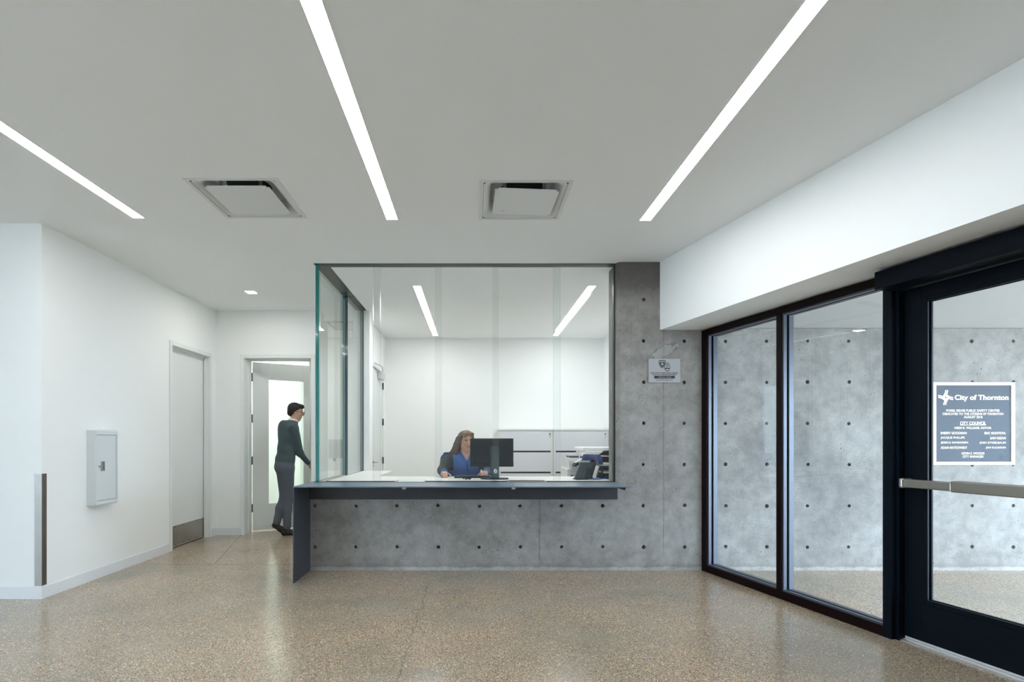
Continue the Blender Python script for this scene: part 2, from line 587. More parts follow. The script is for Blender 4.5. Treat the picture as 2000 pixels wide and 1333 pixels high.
# storefront line: s along the wall towards the viewer, n into the lobby
SD = Vector((0.2421, -0.9703, 0))
SF = Fr((2.245, YC, 0), (SD.x, SD.y), (-0.9703, -0.2421))

# ------------------------------------------------------------------ floor and ceiling
bm = bmesh.new()
add_box(bm, -7.5, 14, -3.15, 10.5, -0.12, 0)
struct(obj('floor', bm, 'floor'), 'polished exposed aggregate concrete floor with tan and brown chips', 'floor')

bm = bmesh.new()
add_box(bm, -45, -7.5, -40, 40, -0.15, -0.03)
add_box(bm, 14, 45, -40, 40, -0.15, -0.03)
add_box(bm, -7.5, 14, -40, -3.15, -0.15, -0.03)
struct(obj('ground', bm, 'bounce_ground'), 'unseen pale ground added outside to bounce daylight onto the ceiling', 'ground')  # out of view, added as a daylight reflector for the ceiling

VENTS = [(-1.640, 3.855, 0.32, 0.0), (0.356, 3.885, 0.32, 1.0)]
holes = [(x - h + 0.012, x + h - 0.012, y - h + 0.012, y + h - 0.012) for x, y, h, t in VENTS]
PV = (-1.945, 8.10)              # vent in the passage behind the glass
holes.append((PV[0] - 0.28, PV[0] + 0.28, PV[1] - 0.30, PV[1] + 0.30))
xs = sorted({-7.5, 5.0} | {h[0] for h in holes} | {h[1] for h in holes})
ys = sorted({-4.5, 10.5} | {h[2] for h in holes} | {h[3] for h in holes})
bm = bmesh.new()
for i in range(len(xs) - 1):
    for j in range(len(ys) - 1):
        mx_, my_ = (xs[i] + xs[i + 1]) / 2, (ys[j] + ys[j + 1]) / 2
        if any(h[0] < mx_ < h[1] and h[2] < my_ < h[3] for h in holes):
            continue
        add_box(bm, xs[i], xs[i + 1], ys[j], ys[j + 1], CEIL, CEIL + 0.02)
bmesh.ops.remove_doubles(bm, verts=bm.verts, dist=1e-5)
struct(obj('ceiling', bm, 'ceil'), 'smooth white painted ceiling over lobby and office', 'ceiling')
bm = bmesh.new()
add_box(bm, -7.6, 5.1, -4.6, 10.6, CEIL + 0.35, CEIL + 0.4)
struct(obj('roof_deck', bm, 'dark'), 'roof deck hidden above the white ceiling', 'roof')

# ------------------------------------------------------------------ white walls
def opening_wall(name, fr, a0, a1, b0, b1, z1, o0, o1, oz, mat='wall'):
    bm = bmesh.new()
    add_box(bm, a0, o0, b0, b1, 0, z1, fr)
    add_box(bm, o1, a1, b0, b1, 0, z1, fr)
    add_box(bm, o0, o1, b0, b1, oz, z1, fr)
    return obj(name, bm, mat)

LF = Fr((LX, 0, 0), (0, 1), (1, 0))            # left wall: a = Y, b = out of the wall
struct(opening_wall('wall_left', LF, YL, YD + 0.22, -0.2, 0, CEIL, 6.10, 7.01, 2.42),
       'white painted left wall carrying the extinguisher cabinet and closed door', 'wall')
struct(bx('wall_left_return', -7.5, LX - 0.2, YL, YL + 0.2, 0, CEIL, 'wall'), 'white wall stub at the left edge with steel corner guard', 'wall')
DF = Fr((0, YD, 0), (1, 0), (0, -1))           # corridor wall: a = X, b = towards viewer
D2A, D2B = -3.118, -2.21
struct(opening_wall('wall_corridor', DF, LX, -2.10, -0.22, 0, CEIL, D2A, D2B, 2.40),
       'white corridor wall around the open glazed door', 'wall')
struct(bx('wall_passage', -2.30, -2.26, YD + 0.22, 8.15, 0, CEIL, 'wall'), 'white side wall of the passage behind the glass screen', 'wall')
struct(bx('wall_office_back', -3.0, 2.5, YO, YO + 0.15, 0, CEIL, 'wall'), 'white back wall of the reception office behind the cabinets', 'wall')
OF = Fr((-1.53, 0, 0), (0, 1), (1, 0))         # office left wall: a = Y, b = into the office
struct(opening_wall('wall_office_left', OF, 7.35, YO, -0.11, 0, CEIL, 7.87, 8.83, 2.42), 'white office side wall with the closed door', 'wall')
struct(bx('wall_office_pier', -1.64, -1.42, YD, 7.35, 0, CEIL, 'wall'), 'white wall end where the side glass stops', 'wall')
struct(bx('wall_office_right', 2.24, 2.40, 5.53, YO, 0, CEIL, 'wall'), 'white right wall of the reception office', 'wall')
bm = bmesh.new()
add_box(bm, -5.2, -5.05, YD + 0.22, 10.4, 0, CEIL)
add_box(bm, -5.05, -2.30, 10.25, 10.4, 0, CEIL)
add_box(bm, -2.45, -2.30, YO + 0.15, 10.25, 0, CEIL)
add_box(bm, -7.5, LX - 0.2, YD + 0.22, YD + 0.3, 0, CEIL)
add_box(bm, -7.5, -7.35, YL, YD + 0.22, 0, CEIL)
struct(obj('wall_far_room', bm, 'wall'), 'white walls of the bright room beyond the open door', 'wall')
bm = bmesh.new()
add_box(bm, -7.5, -7.35, 0.4, YL, 0, CEIL)
add_box(bm, -7.5, -7.35, -3.0, 0.4, 2.85, CEIL)
add_box(bm, -7.5, 4.6, -3.15, -3.0, 0, CEIL)
struct(obj('wall_behind', bm, 'wall'), 'white lobby walls beside and behind the viewer', 'wall')
w2 = thing('added_window', (-7.42, -1.3, 0), 'added unseen lobby window that brightens the ceiling, left of the viewer', 'window', kind='structure')  # not a known opening; added to let in daylight and lift the ceiling
for k in range(5):
    y = -3.0 + k * 0.85
    bx('mullion', -7.46, -7.38, max(y - 0.03, -3.0), min(y + 0.03, 0.4), 0.06, 2.79, 'bronze', w2)
    if k < 4:
        bx('glass_pane', -7.43, -7.41, y + 0.03, y + 0.82, 0.06, 2.79, 'glass', w2)
bx('rail', -7.46, -7.38, -3.0, 0.4, 0.0, 0.06, 'bronze', w2)
bx('rail', -7.46, -7.38, -3.0, 0.4, 2.79, 2.85, 'bronze', w2)

# white bulkhead over the storefront
A = Vector((1.835, YC, 0))
B = A + SD * 10.2
nrm = SF.v
C = B - nrm * 0.80
D = Vector((1.835 + 0.80 / 0.9703, YC, 0))
bm = bmesh.new()
add_prism(bm, [(p.x, p.y) for p in (A, B, C, D)], 2.376, CEIL)
struct(obj('wall_right_bulkhead', bm, 'wall'), 'white bulkhead wall sloping away above the storefront', 'wall')
bm = bmesh.new()
add_box(bm, 3.02, 10.2, -0.18, 0.0, 0, 2.376, SF)
struct(obj('wall_right', bm, 'wall'), 'white right wall beyond the entrance door', 'wall')

# ------------------------------------------------------------------ concrete wall with form-tie holes
TX = [wx(1257 + 80.2 * i) for i in range(-8, 22)]
TZ = [wz(1069 - 80.5 * i) for i in range(0, 7)]

def hole_face(bm, x0, x1, z0, z1, y):
    hx = [x for x in TX if x0 + 0.03 < x < x1 - 0.03]
    hz = [z for z in TZ if z0 + 0.03 < z < z1 - 0.03]
    xb = [x0] + [(a + b) / 2 for a, b in zip(hx, hx[1:])] + [x1]
    zb = [z0] + [(a + b) / 2 for a, b in zip(hz, hz[1:])] + [z1]
    for i in range(len(xb) - 1):
        for j in range(len(zb) - 1):
            a0, a1, c0, c1 = xb[i], xb[i + 1], zb[j], zb[j + 1]
            if i >= len(hx) or j >= len(hz):
                bm.faces.new([bm.verts.new((x, y, z)) for x, z in ((a0, c0), (a1, c0), (a1, c1), (a0, c1))])
                continue
            cx, cz = hx[i] + random.uniform(-.004, .004), hz[j] + random.uniform(-.003, .003)
            per = []
            for (p, q) in (((a0, c0), (a1, c0)), ((a1, c0), (a1, c1)), ((a1, c1), (a0, c1)), ((a0, c1), (a0, c0))):
                for k in range(4):
                    per.append((p[0] + (q[0] - p[0]) * k / 4, p[1] + (q[1] - p[1]) * k / 4))
            R = random.uniform(0.016, 0.020)
            ang = [math.atan2(pz - cz, px - cx) for px, pz in per]
            o_ = [bm.verts.new((px, y, pz)) for px, pz in per]
            r_ = [bm.verts.new((cx + R * math.cos(t), y, cz + R * math.sin(t))) for t in ang]
            d_ = [bm.verts.new((cx + R * .72 * math.cos(t), y + 0.06, cz + R * .72 * math.sin(t))) for t in ang]
            for k in range(16):
                l = (k + 1) % 16
                bm.faces.new((o_[k], o_[l], r_[l], r_[k]))
                bm.faces.new((r_[k], r_[l], d_[l], d_[k]))
            bm.faces.new(d_)

def concrete_block(bm, x0, x1, z0, z1, y0, y1):
    hole_face(bm, x0, x1, z0, z1, y0)
    v = [bm.verts.new((x, y, z)) for x in (x0, x1) for y in (y0, y1) for z in (z0, z1)]
    for q in ((0, 1, 3, 2), (5, 4, 6, 7), (2, 3, 7, 6), (1, 5, 7, 3), (0, 2, 6, 4)):
        bm.faces.new([v[k] for k in q])

LOWTOP = 0.855
bm = bmesh.new()
concrete_block(bm, -1.623, 1.44, 0, LOWTOP, YC, 5.52)
low = struct(obj('wall_concrete_low', bm, 'concrete', recalc=False), 'low grey concrete wall with tie holes under the counter', 'wall')
bm = bmesh.new()
hole_face(bm, 1.44, 2.62, 0, CEIL, YC)
v = [bm.verts.new(p) for z in (0.0, CEIL) for p in ((1.44, YC, z), (1.41, YC + 0.03, z), (1.41, 5.52, z), (2.62, 5.52, z), (2.62, YC, z))]
for k in range(4):
    bm.faces.new((v[k], v[k + 5], v[k + 6], v[k + 1]))
pier = struct(obj('wall_concrete_pier', bm, 'concrete', recalc=False), 'tall grey concrete wall between glass screen and storefront', 'wall')
bm = bmesh.new()
concrete_block(bm, 2.62, 9.5, 0, 2.391, YC, 5.52)
struct(obj('wall_concrete_outside', bm, 'concrete', recalc=False), 'concrete wall with tie holes outside, seen through the storefront', 'wall')
# form joints: small proud fins
bx('form_joint', wx(1296.2), wx(1297.6), YC - 0.003, YC + 0.002, 0.13, 2.376, 'concrete', pier)
bx('form_joint', 1.455, 1.835, YC - 0.003, YC + 0.002, wz(627.4), wz(626), 'concrete', pier)
bx('form_joint', wx(1054.2), wx(1055.4), YC - 0.004, YC + 0.002, 0.10, 0.71, 'concrete', low)
struct(bx('wall_screen_side', -1.623, -1.48, 5.52, YD, 0, LOWTOP, 'wall'), 'low wall under the side glass of the screen', 'wall')

# canopy outside
bm = bmesh.new()
DD = Vector((1.835 + 0.80 / 0.9703, YC, 0))
add_prism(bm, [(DD.x, 5.53), (9.5, 5.53), (9.5, 1.2), (C.x - SD.x * 6.2 , C.y - SD.y * 6.2), (DD.x, DD.y)], 2.395, 2.75)
struct(obj('ceiling_canopy', bm, 'soffit_out'), 'pale grey canopy soffit outside above the concrete wall', 'canopy')

# ------------------------------------------------------------------ baseboards
def baseboard(name, pts, label):
    """pts: plan line; the board stands 12 mm proud on its right-hand side."""
    bm = bmesh.new()
    for (x0, y0), (x1, y1) in zip(pts, pts[1:]):
        d = Vector((x1 - x0, y1 - y0, 0))
        fr = Fr((x0, y0, 0), tuple(d.normalized()[:2]))
        add_box(bm, 0, d.length, -0.010, 0.0, 0, 0.094, fr)
        add_box(bm, 0, d.length, -0.006, 0.0, 0.094, 0.101, fr)
    return struct(obj(name, bm, 'base'), label, 'baseboard')

baseboard('baseboard_left', [(LX, YL), (LX, 6.05)], 'white baseboard along the left wall before the closed door')
baseboard('baseboard_left_return', [(-7.35, YL), (LX + 0.01, YL)], 'white baseboard under the wall stub with the corner guard')
baseboard('baseboard_left_far', [(LX, 7.06), (LX, YD)], 'short white baseboard between closed door and corridor corner')
baseboard('baseboard_corridor', [(LX, YD), (-3.17, YD)], 'white baseboard left of the open door')

# ------------------------------------------------------------------ doors
def hm_frame(par, fr, a0, a1, zt, depth, w=0.05, stop=None):
    """Hollow-metal frame: faces stand 4 mm proud, jambs line the opening (b from -depth to 0)."""
    for n_, (p, q, z0, z1) in {'frame_jamb': (a0 - w, a0, 0, zt + w), 'frame_jamb.': (a1, a1 + w, 0, zt + w), 'frame_head': (a0, a1, zt, zt + w)}.items():
        bm = bmesh.new()
        add_box(bm, p, q, 0.0, 0.012, z0, z1, fr, 0.002)
        if 'head' in n_:
            add_box(bm, p, q, -depth, 0.0, zt - 0.006, zt + 0.01, fr)
        else:
            e = (q - 0.01, q + 0.006) if p < a0 - 0.001 else (p - 0.006, p + 0.01)
            add_box(bm, e[0], e[1], -depth, 0.0, 0, zt, fr)
        obj(n_.rstrip('.'), bm, 'trim', par)
    if stop is not None:
        bm = bmesh.new()
        s0, s1 = stop
        add_box(bm, a0 + 0.006, a0 + 0.022, s0, s1, 0, zt - 0.022, fr)
        add_box(bm, a1 - 0.022, a1 - 0.006, s0, s1, 0, zt - 0.022, fr)
        add_box(bm, a0 + 0.006, a1 - 0.006, s0, s1, zt - 0.022, zt - 0.006, fr)
        obj('door_stop', bm, 'trim', par)

# closed door in the left wall
d1 = thing('door_1', (LX, 6.555, 0), 'closed white flush door with steel kick plate in the left wall', 'door', kind='structure')
hm_frame(d1, LF, 6.12, 6.99, 2.392, 0.12, stop=(-0.06, -0.045))
lf1 = bx('door_leaf', 6.13, 6.98, -0.115, -0.07, 0.012, 2.380, 'door', d1, LF, 0.002)
kp = bx('kick_plate', 6.135, 6.975, -0.070, -0.0675, 0.02, 0.262, 'steel', d1, LF)
for i in range(6):
    for z in (0.035, 0.25):
        c = LF.p(6.15 + i * 0.162, -0.068, z)
        cyl('screw', c, c + Vector((0.0025, 0, 0)), 0.006, 'hinge', kp, seg=8)

# open glazed door to the bright room
d2 = thing('door_2', (-2.66, YD, 0), 'open white door with tall glass panel in the corridor wall', 'door', kind='structure')
hm_frame(d2, DF, D2A, D2B, 2.40, 0.22, stop=(-0.15, -0.10))
th = math.radians(31.5)
LEAF = Fr((D2A + 0.012, YD + 0.235, 0), (math.cos(th), math.sin(th)), (math.sin(th), -math.cos(th)))
bm = bmesh.new()
LW, LT, LB, RB, RT = 0.885, 2.385, 0.012, 0.386, 2.148
add_box(bm, 0, 0.215, -0.044, 0, LB, LT, LEAF, 0.0015)
add_box(bm, 0.70, LW, -0.044, 0, LB, LT, LEAF, 0.0015)
add_box(bm, 0.215, 0.70, -0.044, 0, LB, RB, LEAF, 0.0015)
add_box(bm, 0.215, 0.70, -0.044, 0, RT, LT, LEAF, 0.0015)
lf2 = obj('door_leaf', bm, 'door', d2)
bx('kick_rail', 0.02, LW - 0.02, 0, 0.0025, 0.05, 0.335, 'door', lf2, LEAF)
bx('glass_panel', 0.213, 0.702, -0.026, -0.018, RB - 0.002, RT + 0.002, 'frost', lf2, LEAF)
for zc in (2.17, 1.59, 1.0, 0.335):
    bm = bmesh.new()
    add_box(bm, D2A + 0.006, D2A + 0.013, -0.245, -0.215, zc - 0.057, zc + 0.057, DF)
    p = DF.p(D2A + 0.012, -0.246, zc)
    add_cyl(bm, p - Vector((0, 0, 0.057)), p + Vector((0, 0, 0.057)), 0.009, seg=10)
    obj('hinge', bm, 'hinge', d2)
cl = bx('door_closer', 0.20, 0.47, -0.10, -0.044, 2.24, 2.30, 'chrome', d2, LEAF, 0.006)
bm = bmesh.new()
add_tube(bm, [LEAF.p(0.42, -0.07, 2.31), LEAF.p(0.36, -0.30, 2.35), LEAF.p(0.05, -0.30, 2.37)], 0.008)
obj('closer_arm', bm, 'chrome', cl)
bm = bmesh.new()
p = LEAF.p(LW - 0.07, 0, 1.0)
add_cyl(bm, p, LEAF.p(LW - 0.07, 0.012, 1.0), 0.028, seg=16)
add_cyl(bm, p, LEAF.p(LW - 0.07, 0.055, 1.0), 0.010, seg=10)
add_tube(bm, [LEAF.p(LW - 0.07, 0.05, 1.0), LEAF.p(LW - 0.19, 0.05, 1.0)], 0.009)
obj('lever_handle', bm, 'chrome', lf2)

# closed door in the office side wall
d3 = thing('door_3', (-1.53, 8.35, 0), 'closed white office door with closer seen through the glass screen', 'door', kind='structure')
hm_frame(d3, OF, 7.89, 8.81, 2.40, 0.11)
lf3 = bx('door_leaf', 7.90, 8.80, -0.045, -0.002, 0.012, 2.388, 'door', d3, OF, 0.002)
for zc in (2.185, 1.59, 0.95, 0.25):
    bm = bmesh.new()
    p = OF.p(8.805, 0.012, zc)
    add_cyl(bm, p - Vector((0, 0, 0.055)), p + Vector((0, 0, 0.055)), 0.010, seg=10)
    add_box(bm, 8.785, 8.825, 0.0, 0.006, zc - 0.055, zc + 0.055, OF)
    obj('hinge', bm, 'hinge', d3)
bm = bmesh.new()
add_cyl(bm, OF.p(7.965, 0, 0.955), OF.p(7.965, 0.012, 0.955), 0.03, seg=16)
add_cyl(bm, OF.p(7.965, 0.01, 0.955), OF.p(7.965, 0.06, 0.955), 0.011, seg=10)
add_tube(bm, [OF.p(7.96, 0.055, 0.955), OF.p(8.09, 0.055, 0.955)], 0.010)
add_cyl(bm, OF.p(7.965, 0, 0.90), OF.p(7.965, 0.02, 0.90), 0.016, seg=12)
obj('lever_handle', bm, 'chrome', lf3)
cl3 = bx('door_closer', 8.36, 8.62, 0.0, 0.075, 2.26, 2.385, 'grey_plastic', d3, OF, 0.012, 2)
bm = bmesh.new()
add_tube(bm, [OF.p(8.50, 0.06, 2.395), OF.p(8.25, 0.09, 2.44), OF.p(7.98, 0.03, 2.455)], 0.010)
add_tube(bm, [OF.p(8.45, 0.04, 2.37), OF.p(7.98, 0.02, 2.405)], 0.006)
obj('closer_arm', bm, 'grey_plastic', cl3)

# ------------------------------------------------------------------ storefront and entrance door
w1 = thing('window_1', SF.p(0.92, -0.06, 0), 'dark bronze framed storefront glazing in two panes', 'window', kind='structure')
FD = -0.115
def member(name, a0, a1, z0, z1, mat='bronze', par=w1, b0=FD, b1=0.0):
    bm = bmesh.new()
    add_box(bm, a0, a1, b0, b1, z0, z1, SF, 0.0015)
    return obj(name, bm, mat, par)
member('jamb', 0.0, 0.075, 0, 2.368)
member('mullion', 0.924, 0.972, 0.066, 2.312)
member('sill_rail', 0.075, 1.803, 0, 0.066)
member('head_rail', 0.075, 1.803, 2.312, 2.368)
for (a0, a1) in ((0.075, 0.924), (0.972, 1.803)):
    bm = bmesh.new()
    for b0, b1 in ((-0.044, -0.014), (-0.112, -0.068)):       # stops on both sides of the glass
        add_box(bm, a0, a0 + 0.014, b0, b1, 0.066, 2.312, SF)
        add_box(bm, a1 - 0.014, a1, b0, b1, 0.066, 2.312, SF)
        add_box(bm, a0 + 0.014, a1 - 0.014, b0, b1, 0.066, 0.080, SF)
        add_box(bm, a0 + 0.014, a1 - 0.014, b0, b1, 2.298, 2.312, SF)
    obj('glazing_stop', bm, 'daylit_stop', w1)
    bx('glass_pane', a0, a1, -0.068, -0.044, 0.067, 2.311, 'glass', w1, SF)

d4 = thing('door_4', SF.p(2.35, -0.08, 0), 'blue-black entrance door with large glass panel and push bar', 'door', kind='structure')
member('frame_jamb', 1.803, 1.860, 0, 2.368, 'navy', d4, -0.14, 0.003)
member('frame_rebate', 1.860, 1.880, 0, 2.26, 'navy', d4, -0.14, -0.03)
member('frame_jamb', 2.80, 2.86, 0, 2.368, 'navy', d4, -0.14, 0.003)
member('transom', 1.860, 2.80, 2.262, 2.368, 'navy', d4, -0.14, 0.003)
member('operator_header', 1.857, 2.95, 2.248, 2.360, 'navy', d4, 0.003, 0.14)
E0, E1 = 1.868, 2.79
SB = -0.080
bm = bmesh.new()
add_box(bm, E0, 1.985, SB - 0.045, SB, 0.028, 2.255, SF, 0.0015)
add_box(bm, 2.67, E1, SB - 0.045, SB, 0.028, 2.255, SF, 0.0015)
add_box(bm, 1.985, 2.67, SB - 0.045, SB, 0.028, 0.262, SF, 0.0015)
add_box(bm, 1.985, 2.67, SB - 0.045, SB, 2.180, 2.255, SF, 0.0015)
lf4 = obj('door_leaf', bm, 'navy', d4)
bm = bmesh.new()
for b0, b1 in ((SB - 0.014, SB + 0.004), (SB - 0.047, SB - 0.030)):
    add_box(bm, 1.985, 2.018, b0, b1, 0.262, 2.180, SF, 0.003)
    add_box(bm, 2.637, 2.67, b0, b1, 0.262, 2.180, SF, 0.003)
    add_box(bm, 2.018, 2.637, b0, b1, 0.262, 0.295, SF, 0.003)
    add_box(bm, 2.018, 2.637, b0, b1, 2.150, 2.180, SF, 0.003)
obj('glazing_bead', bm, 'navy', lf4)
bx('glass_panel', 2.010, 2.645, SB - 0.028, SB - 0.016, 0.288, 2.158, 'glass', lf4, SF)
bm = bmesh.new()
add_box(bm, E0, E1, SB - 0.07, SB + 0.035, 0.0, 0.008, SF)
add_box(bm, E0, E1, SB - 0.06, SB + 0.012, 0.008, 0.014, SF)
obj('threshold', bm, 'threshold', d4)
bx('door_sweep', E0 + 0.004, E1 - 0.004, SB - 0.03, SB - 0.004, 0.015, 0.03, 'grey_plastic', lf4, SF)
# push bar
bar = bx('push_bar', 1.932, 2.205, -0.045, 0.008, 0.990, 1.042, 'bar', d4, SF, 0.006, 2)
bx('push_pad', 2.205, 2.74, -0.052, 0.014, 0.985, 1.050, 'bar', bar, SF, 0.006, 2)
bx('end_cap', 1.908, 1.934, SB, 0.012, 0.984, 1.047, 'bar', bar, SF, 0.010, 2)
bx('mounting_plate', 1.932, 2.74, SB, -0.045, 0.996, 1.036, 'bar', bar, SF, 0.002)
for zc in (0.30, 1.15, 2.0):
    p = SF.p(1.874, -0.060, zc)
    cyl('hinge', p - Vector((0, 0, 0.05)), p + Vector((0, 0, 0.05)), 0.010, 'navy', d4, seg=10)

# ------------------------------------------------------------------ steel counter
ct = thing('service_counter', (-0.1, 5.0, 0), 'blue-black steel service counter folded down at its left end', 'counter')
CT = 0.870
CY0 = 4.742
bm = bmesh.new()
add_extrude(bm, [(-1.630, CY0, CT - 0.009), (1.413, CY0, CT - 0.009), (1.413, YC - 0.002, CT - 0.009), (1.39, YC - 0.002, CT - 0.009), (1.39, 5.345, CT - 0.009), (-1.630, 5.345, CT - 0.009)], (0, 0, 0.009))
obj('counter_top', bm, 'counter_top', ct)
bm = bmesh.new()
add_box(bm, -1.630, -1.618, CY0, YC - 0.002, 0, CT - 0.009)
obj('end_panel', bm, 'counter', ct)
bx('apron', -1.618, 1.405, 5.165, YC - 0.002, 0.707, CT - 0.009, 'counter', ct)
bm = bmesh.new()
add_extrude(bm, [(1.398, 4.88, CT - 0.009), (1.398, 4.90, 0.822), (1.398, YC - 0.002, 0.822), (1.398, YC - 0.002, CT - 0.009)], (0.008, 0, 0))
obj('gusset', bm, 'counter', ct)
for px in (789, 1003):
    x = (px - CX) * 4.95 / F
    bm = bmesh.new()
    add_box(bm, x - 0.017, x + 0.017, 4.945, 4.950, CT - 0.045, CT - 0.009)
    add_box(bm, x - 0.017, x + 0.017, 4.950, 5.165, CT - 0.014, CT - 0.009)
    obj('clip', bm, 'grey_plastic', ct)

# ------------------------------------------------------------------ glass screen
gs = thing('glass_screen', (-0.1, 5.31, CT), 'frameless glass screen of overlapping panes above the service counter', 'glass screen')
def glass_box(name, x0, x1, y0, y1, z0, z1, edge, mat, axis):
    bm = bmesh.new()
    fs = add_box(bm, x0, x1, y0, y1, z0, z1)
    bm.normal_update()
    for f in fs:
        n = f.normal
        if abs(n[axis]) > 0.9:
            f.material_index = 0
        elif abs(n.z) > 0.9:
            f.material_index = 2
        else:
            f.material_index = 1
    return obj(name, bm, [mat, edge, 'edge_dark'], gs)
def gx(px, y): return (px - CX) * y / F
YA, YB = 5.285, 5.325
ov = [(None, 743), (729, 863), (850, 974), (962, 1094), (1081, None)]
for i, (p, q) in enumerate(ov):
    y = YA if i % 2 == 0 else YB
    x0 = -1.545 if p is None else gx(p, y)
    x1 = 1.40 if q is None else gx(q, y)
    glass_box('glass_pane', x0, x1, y - 0.006, y + 0.006, CT + 0.0075, CEIL - 0.002, 'edge_pale', 'glass', 1)
o = glass_box('side_pane', -1.585, -1.548, 5.27, 6.36, CT + 0.001, CEIL, 'edge', 'glass_thick', 0)
o['label'] = 'thick side pane with bright green front edge'
glass_box('side_pane', -1.540, -1.505, 6.28, YD, CT + 0.001, CEIL, 'edge_dark', 'glass_thick', 0)
bm = bmesh.new()
add_box(bm, -1.60, 1.41, 5.25, 5.262, CEIL - 0.004, CEIL + 0.001)
add_box(bm, -1.60, 1.41, 5.262, 5.36, CEIL - 0.002, CEIL + 0.001)
add_box(bm, -1.60, -1.46, 5.36, YD, CEIL - 0.002, CEIL + 0.001)
obj('head_channel', bm, 'channel', gs)
bm = bmesh.new()
add_box(bm, -1.60, 1.395, 5.262, 5.275, CT, CT + 0.004)
add_box(bm, -1.50, 1.395, 5.335, 5.348, CT, CT + 0.004)
obj('sill_channel', bm, 'channel', gs)
bm = bmesh.new()
add_box(bm, -1.51, -1.503, 5.36, YD, CT - 0.004, CT + 0.004)
add_box(bm, -1.545, -1.500, YD - 0.012, YD - 0.001, CT, CEIL)
obj('side_channel', bm, 'channel', gs)
bx('end_channel', 1.396, 1.41, 5.275, 5.335, CT, CEIL, 'channel', gs)

def deal_tray(x0, x1, label):
    t = thing('deal_tray', ((x0 + x1) / 2, 5.31, CT), label, 'tray', 'pass-through trays under the glass')
    bm = bmesh.new()
    y0, y1 = 5.225, 5.43
    for a in ((x0, x1, y0, y0 + 0.012), (x0, x1, y1 - 0.012, y1), (x0, x0 + 0.02, y0 + 0.012, y1 - 0.012), (x1 - 0.02, x1, y0 + 0.012, y1 - 0.012)):
        add_box(bm, *a, CT, CT + 0.006)
    obj('rim', bm, 'chrome', t)
    bx('dish', x0 + 0.02, x1 - 0.02, y0 + 0.012, y1 - 0.012, CT, CT + 0.002, 'chrome', t)
deal_tray(gx(772, 5.3), gx(832, 5.3), 'shallow metal pass-through tray at the left pane, left of the seated woman')
deal_tray(gx(990, 5.3), gx(1066, 5.3), 'shallow metal pass-through tray right of the monitor')

# ------------------------------------------------------------------ ceiling lights and vents
def linear_light(x, y0, y1, label, group, w=0.085, lens='lens'):
    t = thing('linear_light', (x, (y0 + y1) / 2, CEIL), label, 'light', group)
    bm = bmesh.new()
    for a in ((x - w / 2 - 0.006, x - w / 2, y0 - 0.006, y1 + 0.006), (x + w / 2, x + w / 2 + 0.006, y0 - 0.006, y1 + 0.006),
              (x - w / 2, x + w / 2, y0 - 0.006, y0), (x - w / 2, x + w / 2, y1, y1 + 0.006)):
        add_box(bm, *a, CEIL - 0.0025, CEIL)
    obj('trim_frame', bm, 'trim', t)
    bx('lens', x - w / 2, x + w / 2, y0, y1, CEIL - 0.002, CEIL - 0.0005, lens, t)
LXS = (-2.652, -0.652, 1.368)
linear_light(LXS[0], 1.73, 4.17, 'recessed linear ceiling light at the left, above the extinguisher cabinet wall', 'lobby linear lights')
linear_light(LXS[1], 1.76, 4.20, 'recessed linear ceiling light running back between the two ceiling vents', 'lobby linear lights')
linear_light(LXS[2], 1.78, 4.22, 'recessed linear ceiling light at the right, beside the white bulkhead', 'lobby linear lights')
linear_light(-0.652, 6.02, 8.46, 'recessed linear light in the office ceiling, on the left', 'office linear lights', lens='lens_office')
linear_light(1.345, 6.02, 8.46, 'recessed linear light in the office ceiling, on the right', 'office linear lights', lens='lens_office')
linear_light(-3.9, 8.0, 10.0, 'recessed linear light in the bright room beyond the open door', 'far room lights', lens='lens_room')
def downlight(x, y, label):
    t = thing('downlight', (x, y, CEIL), label, 'light')
    bm = bmesh.new()
    h = 0.058
    for a in ((x - h, x + h, y - h, y - h + 0.008), (x - h, x + h, y + h - 0.008, y + h), (x - h, x - h + 0.008, y - h + 0.008, y + h - 0.008), (x + h - 0.008, x + h, y - h + 0.008, y + h - 0.008)):
        add_box(bm, *a, CEIL - 0.003, CEIL)
    obj('trim_frame', bm, 'trim', t)
    bx('lens', x - h + 0.008, x + h - 0.008, y - h + 0.008, y + h - 0.008, CEIL - 0.002, CEIL - 0.0005, M['lens_down'], t)
M['lens_down'] = emissive('lit_downlight_lens', (1.0, 0.98, 0.94), 150.0)
downlight(-2.652, 6.27, 'small square downlight in the corridor ceiling before the open door')

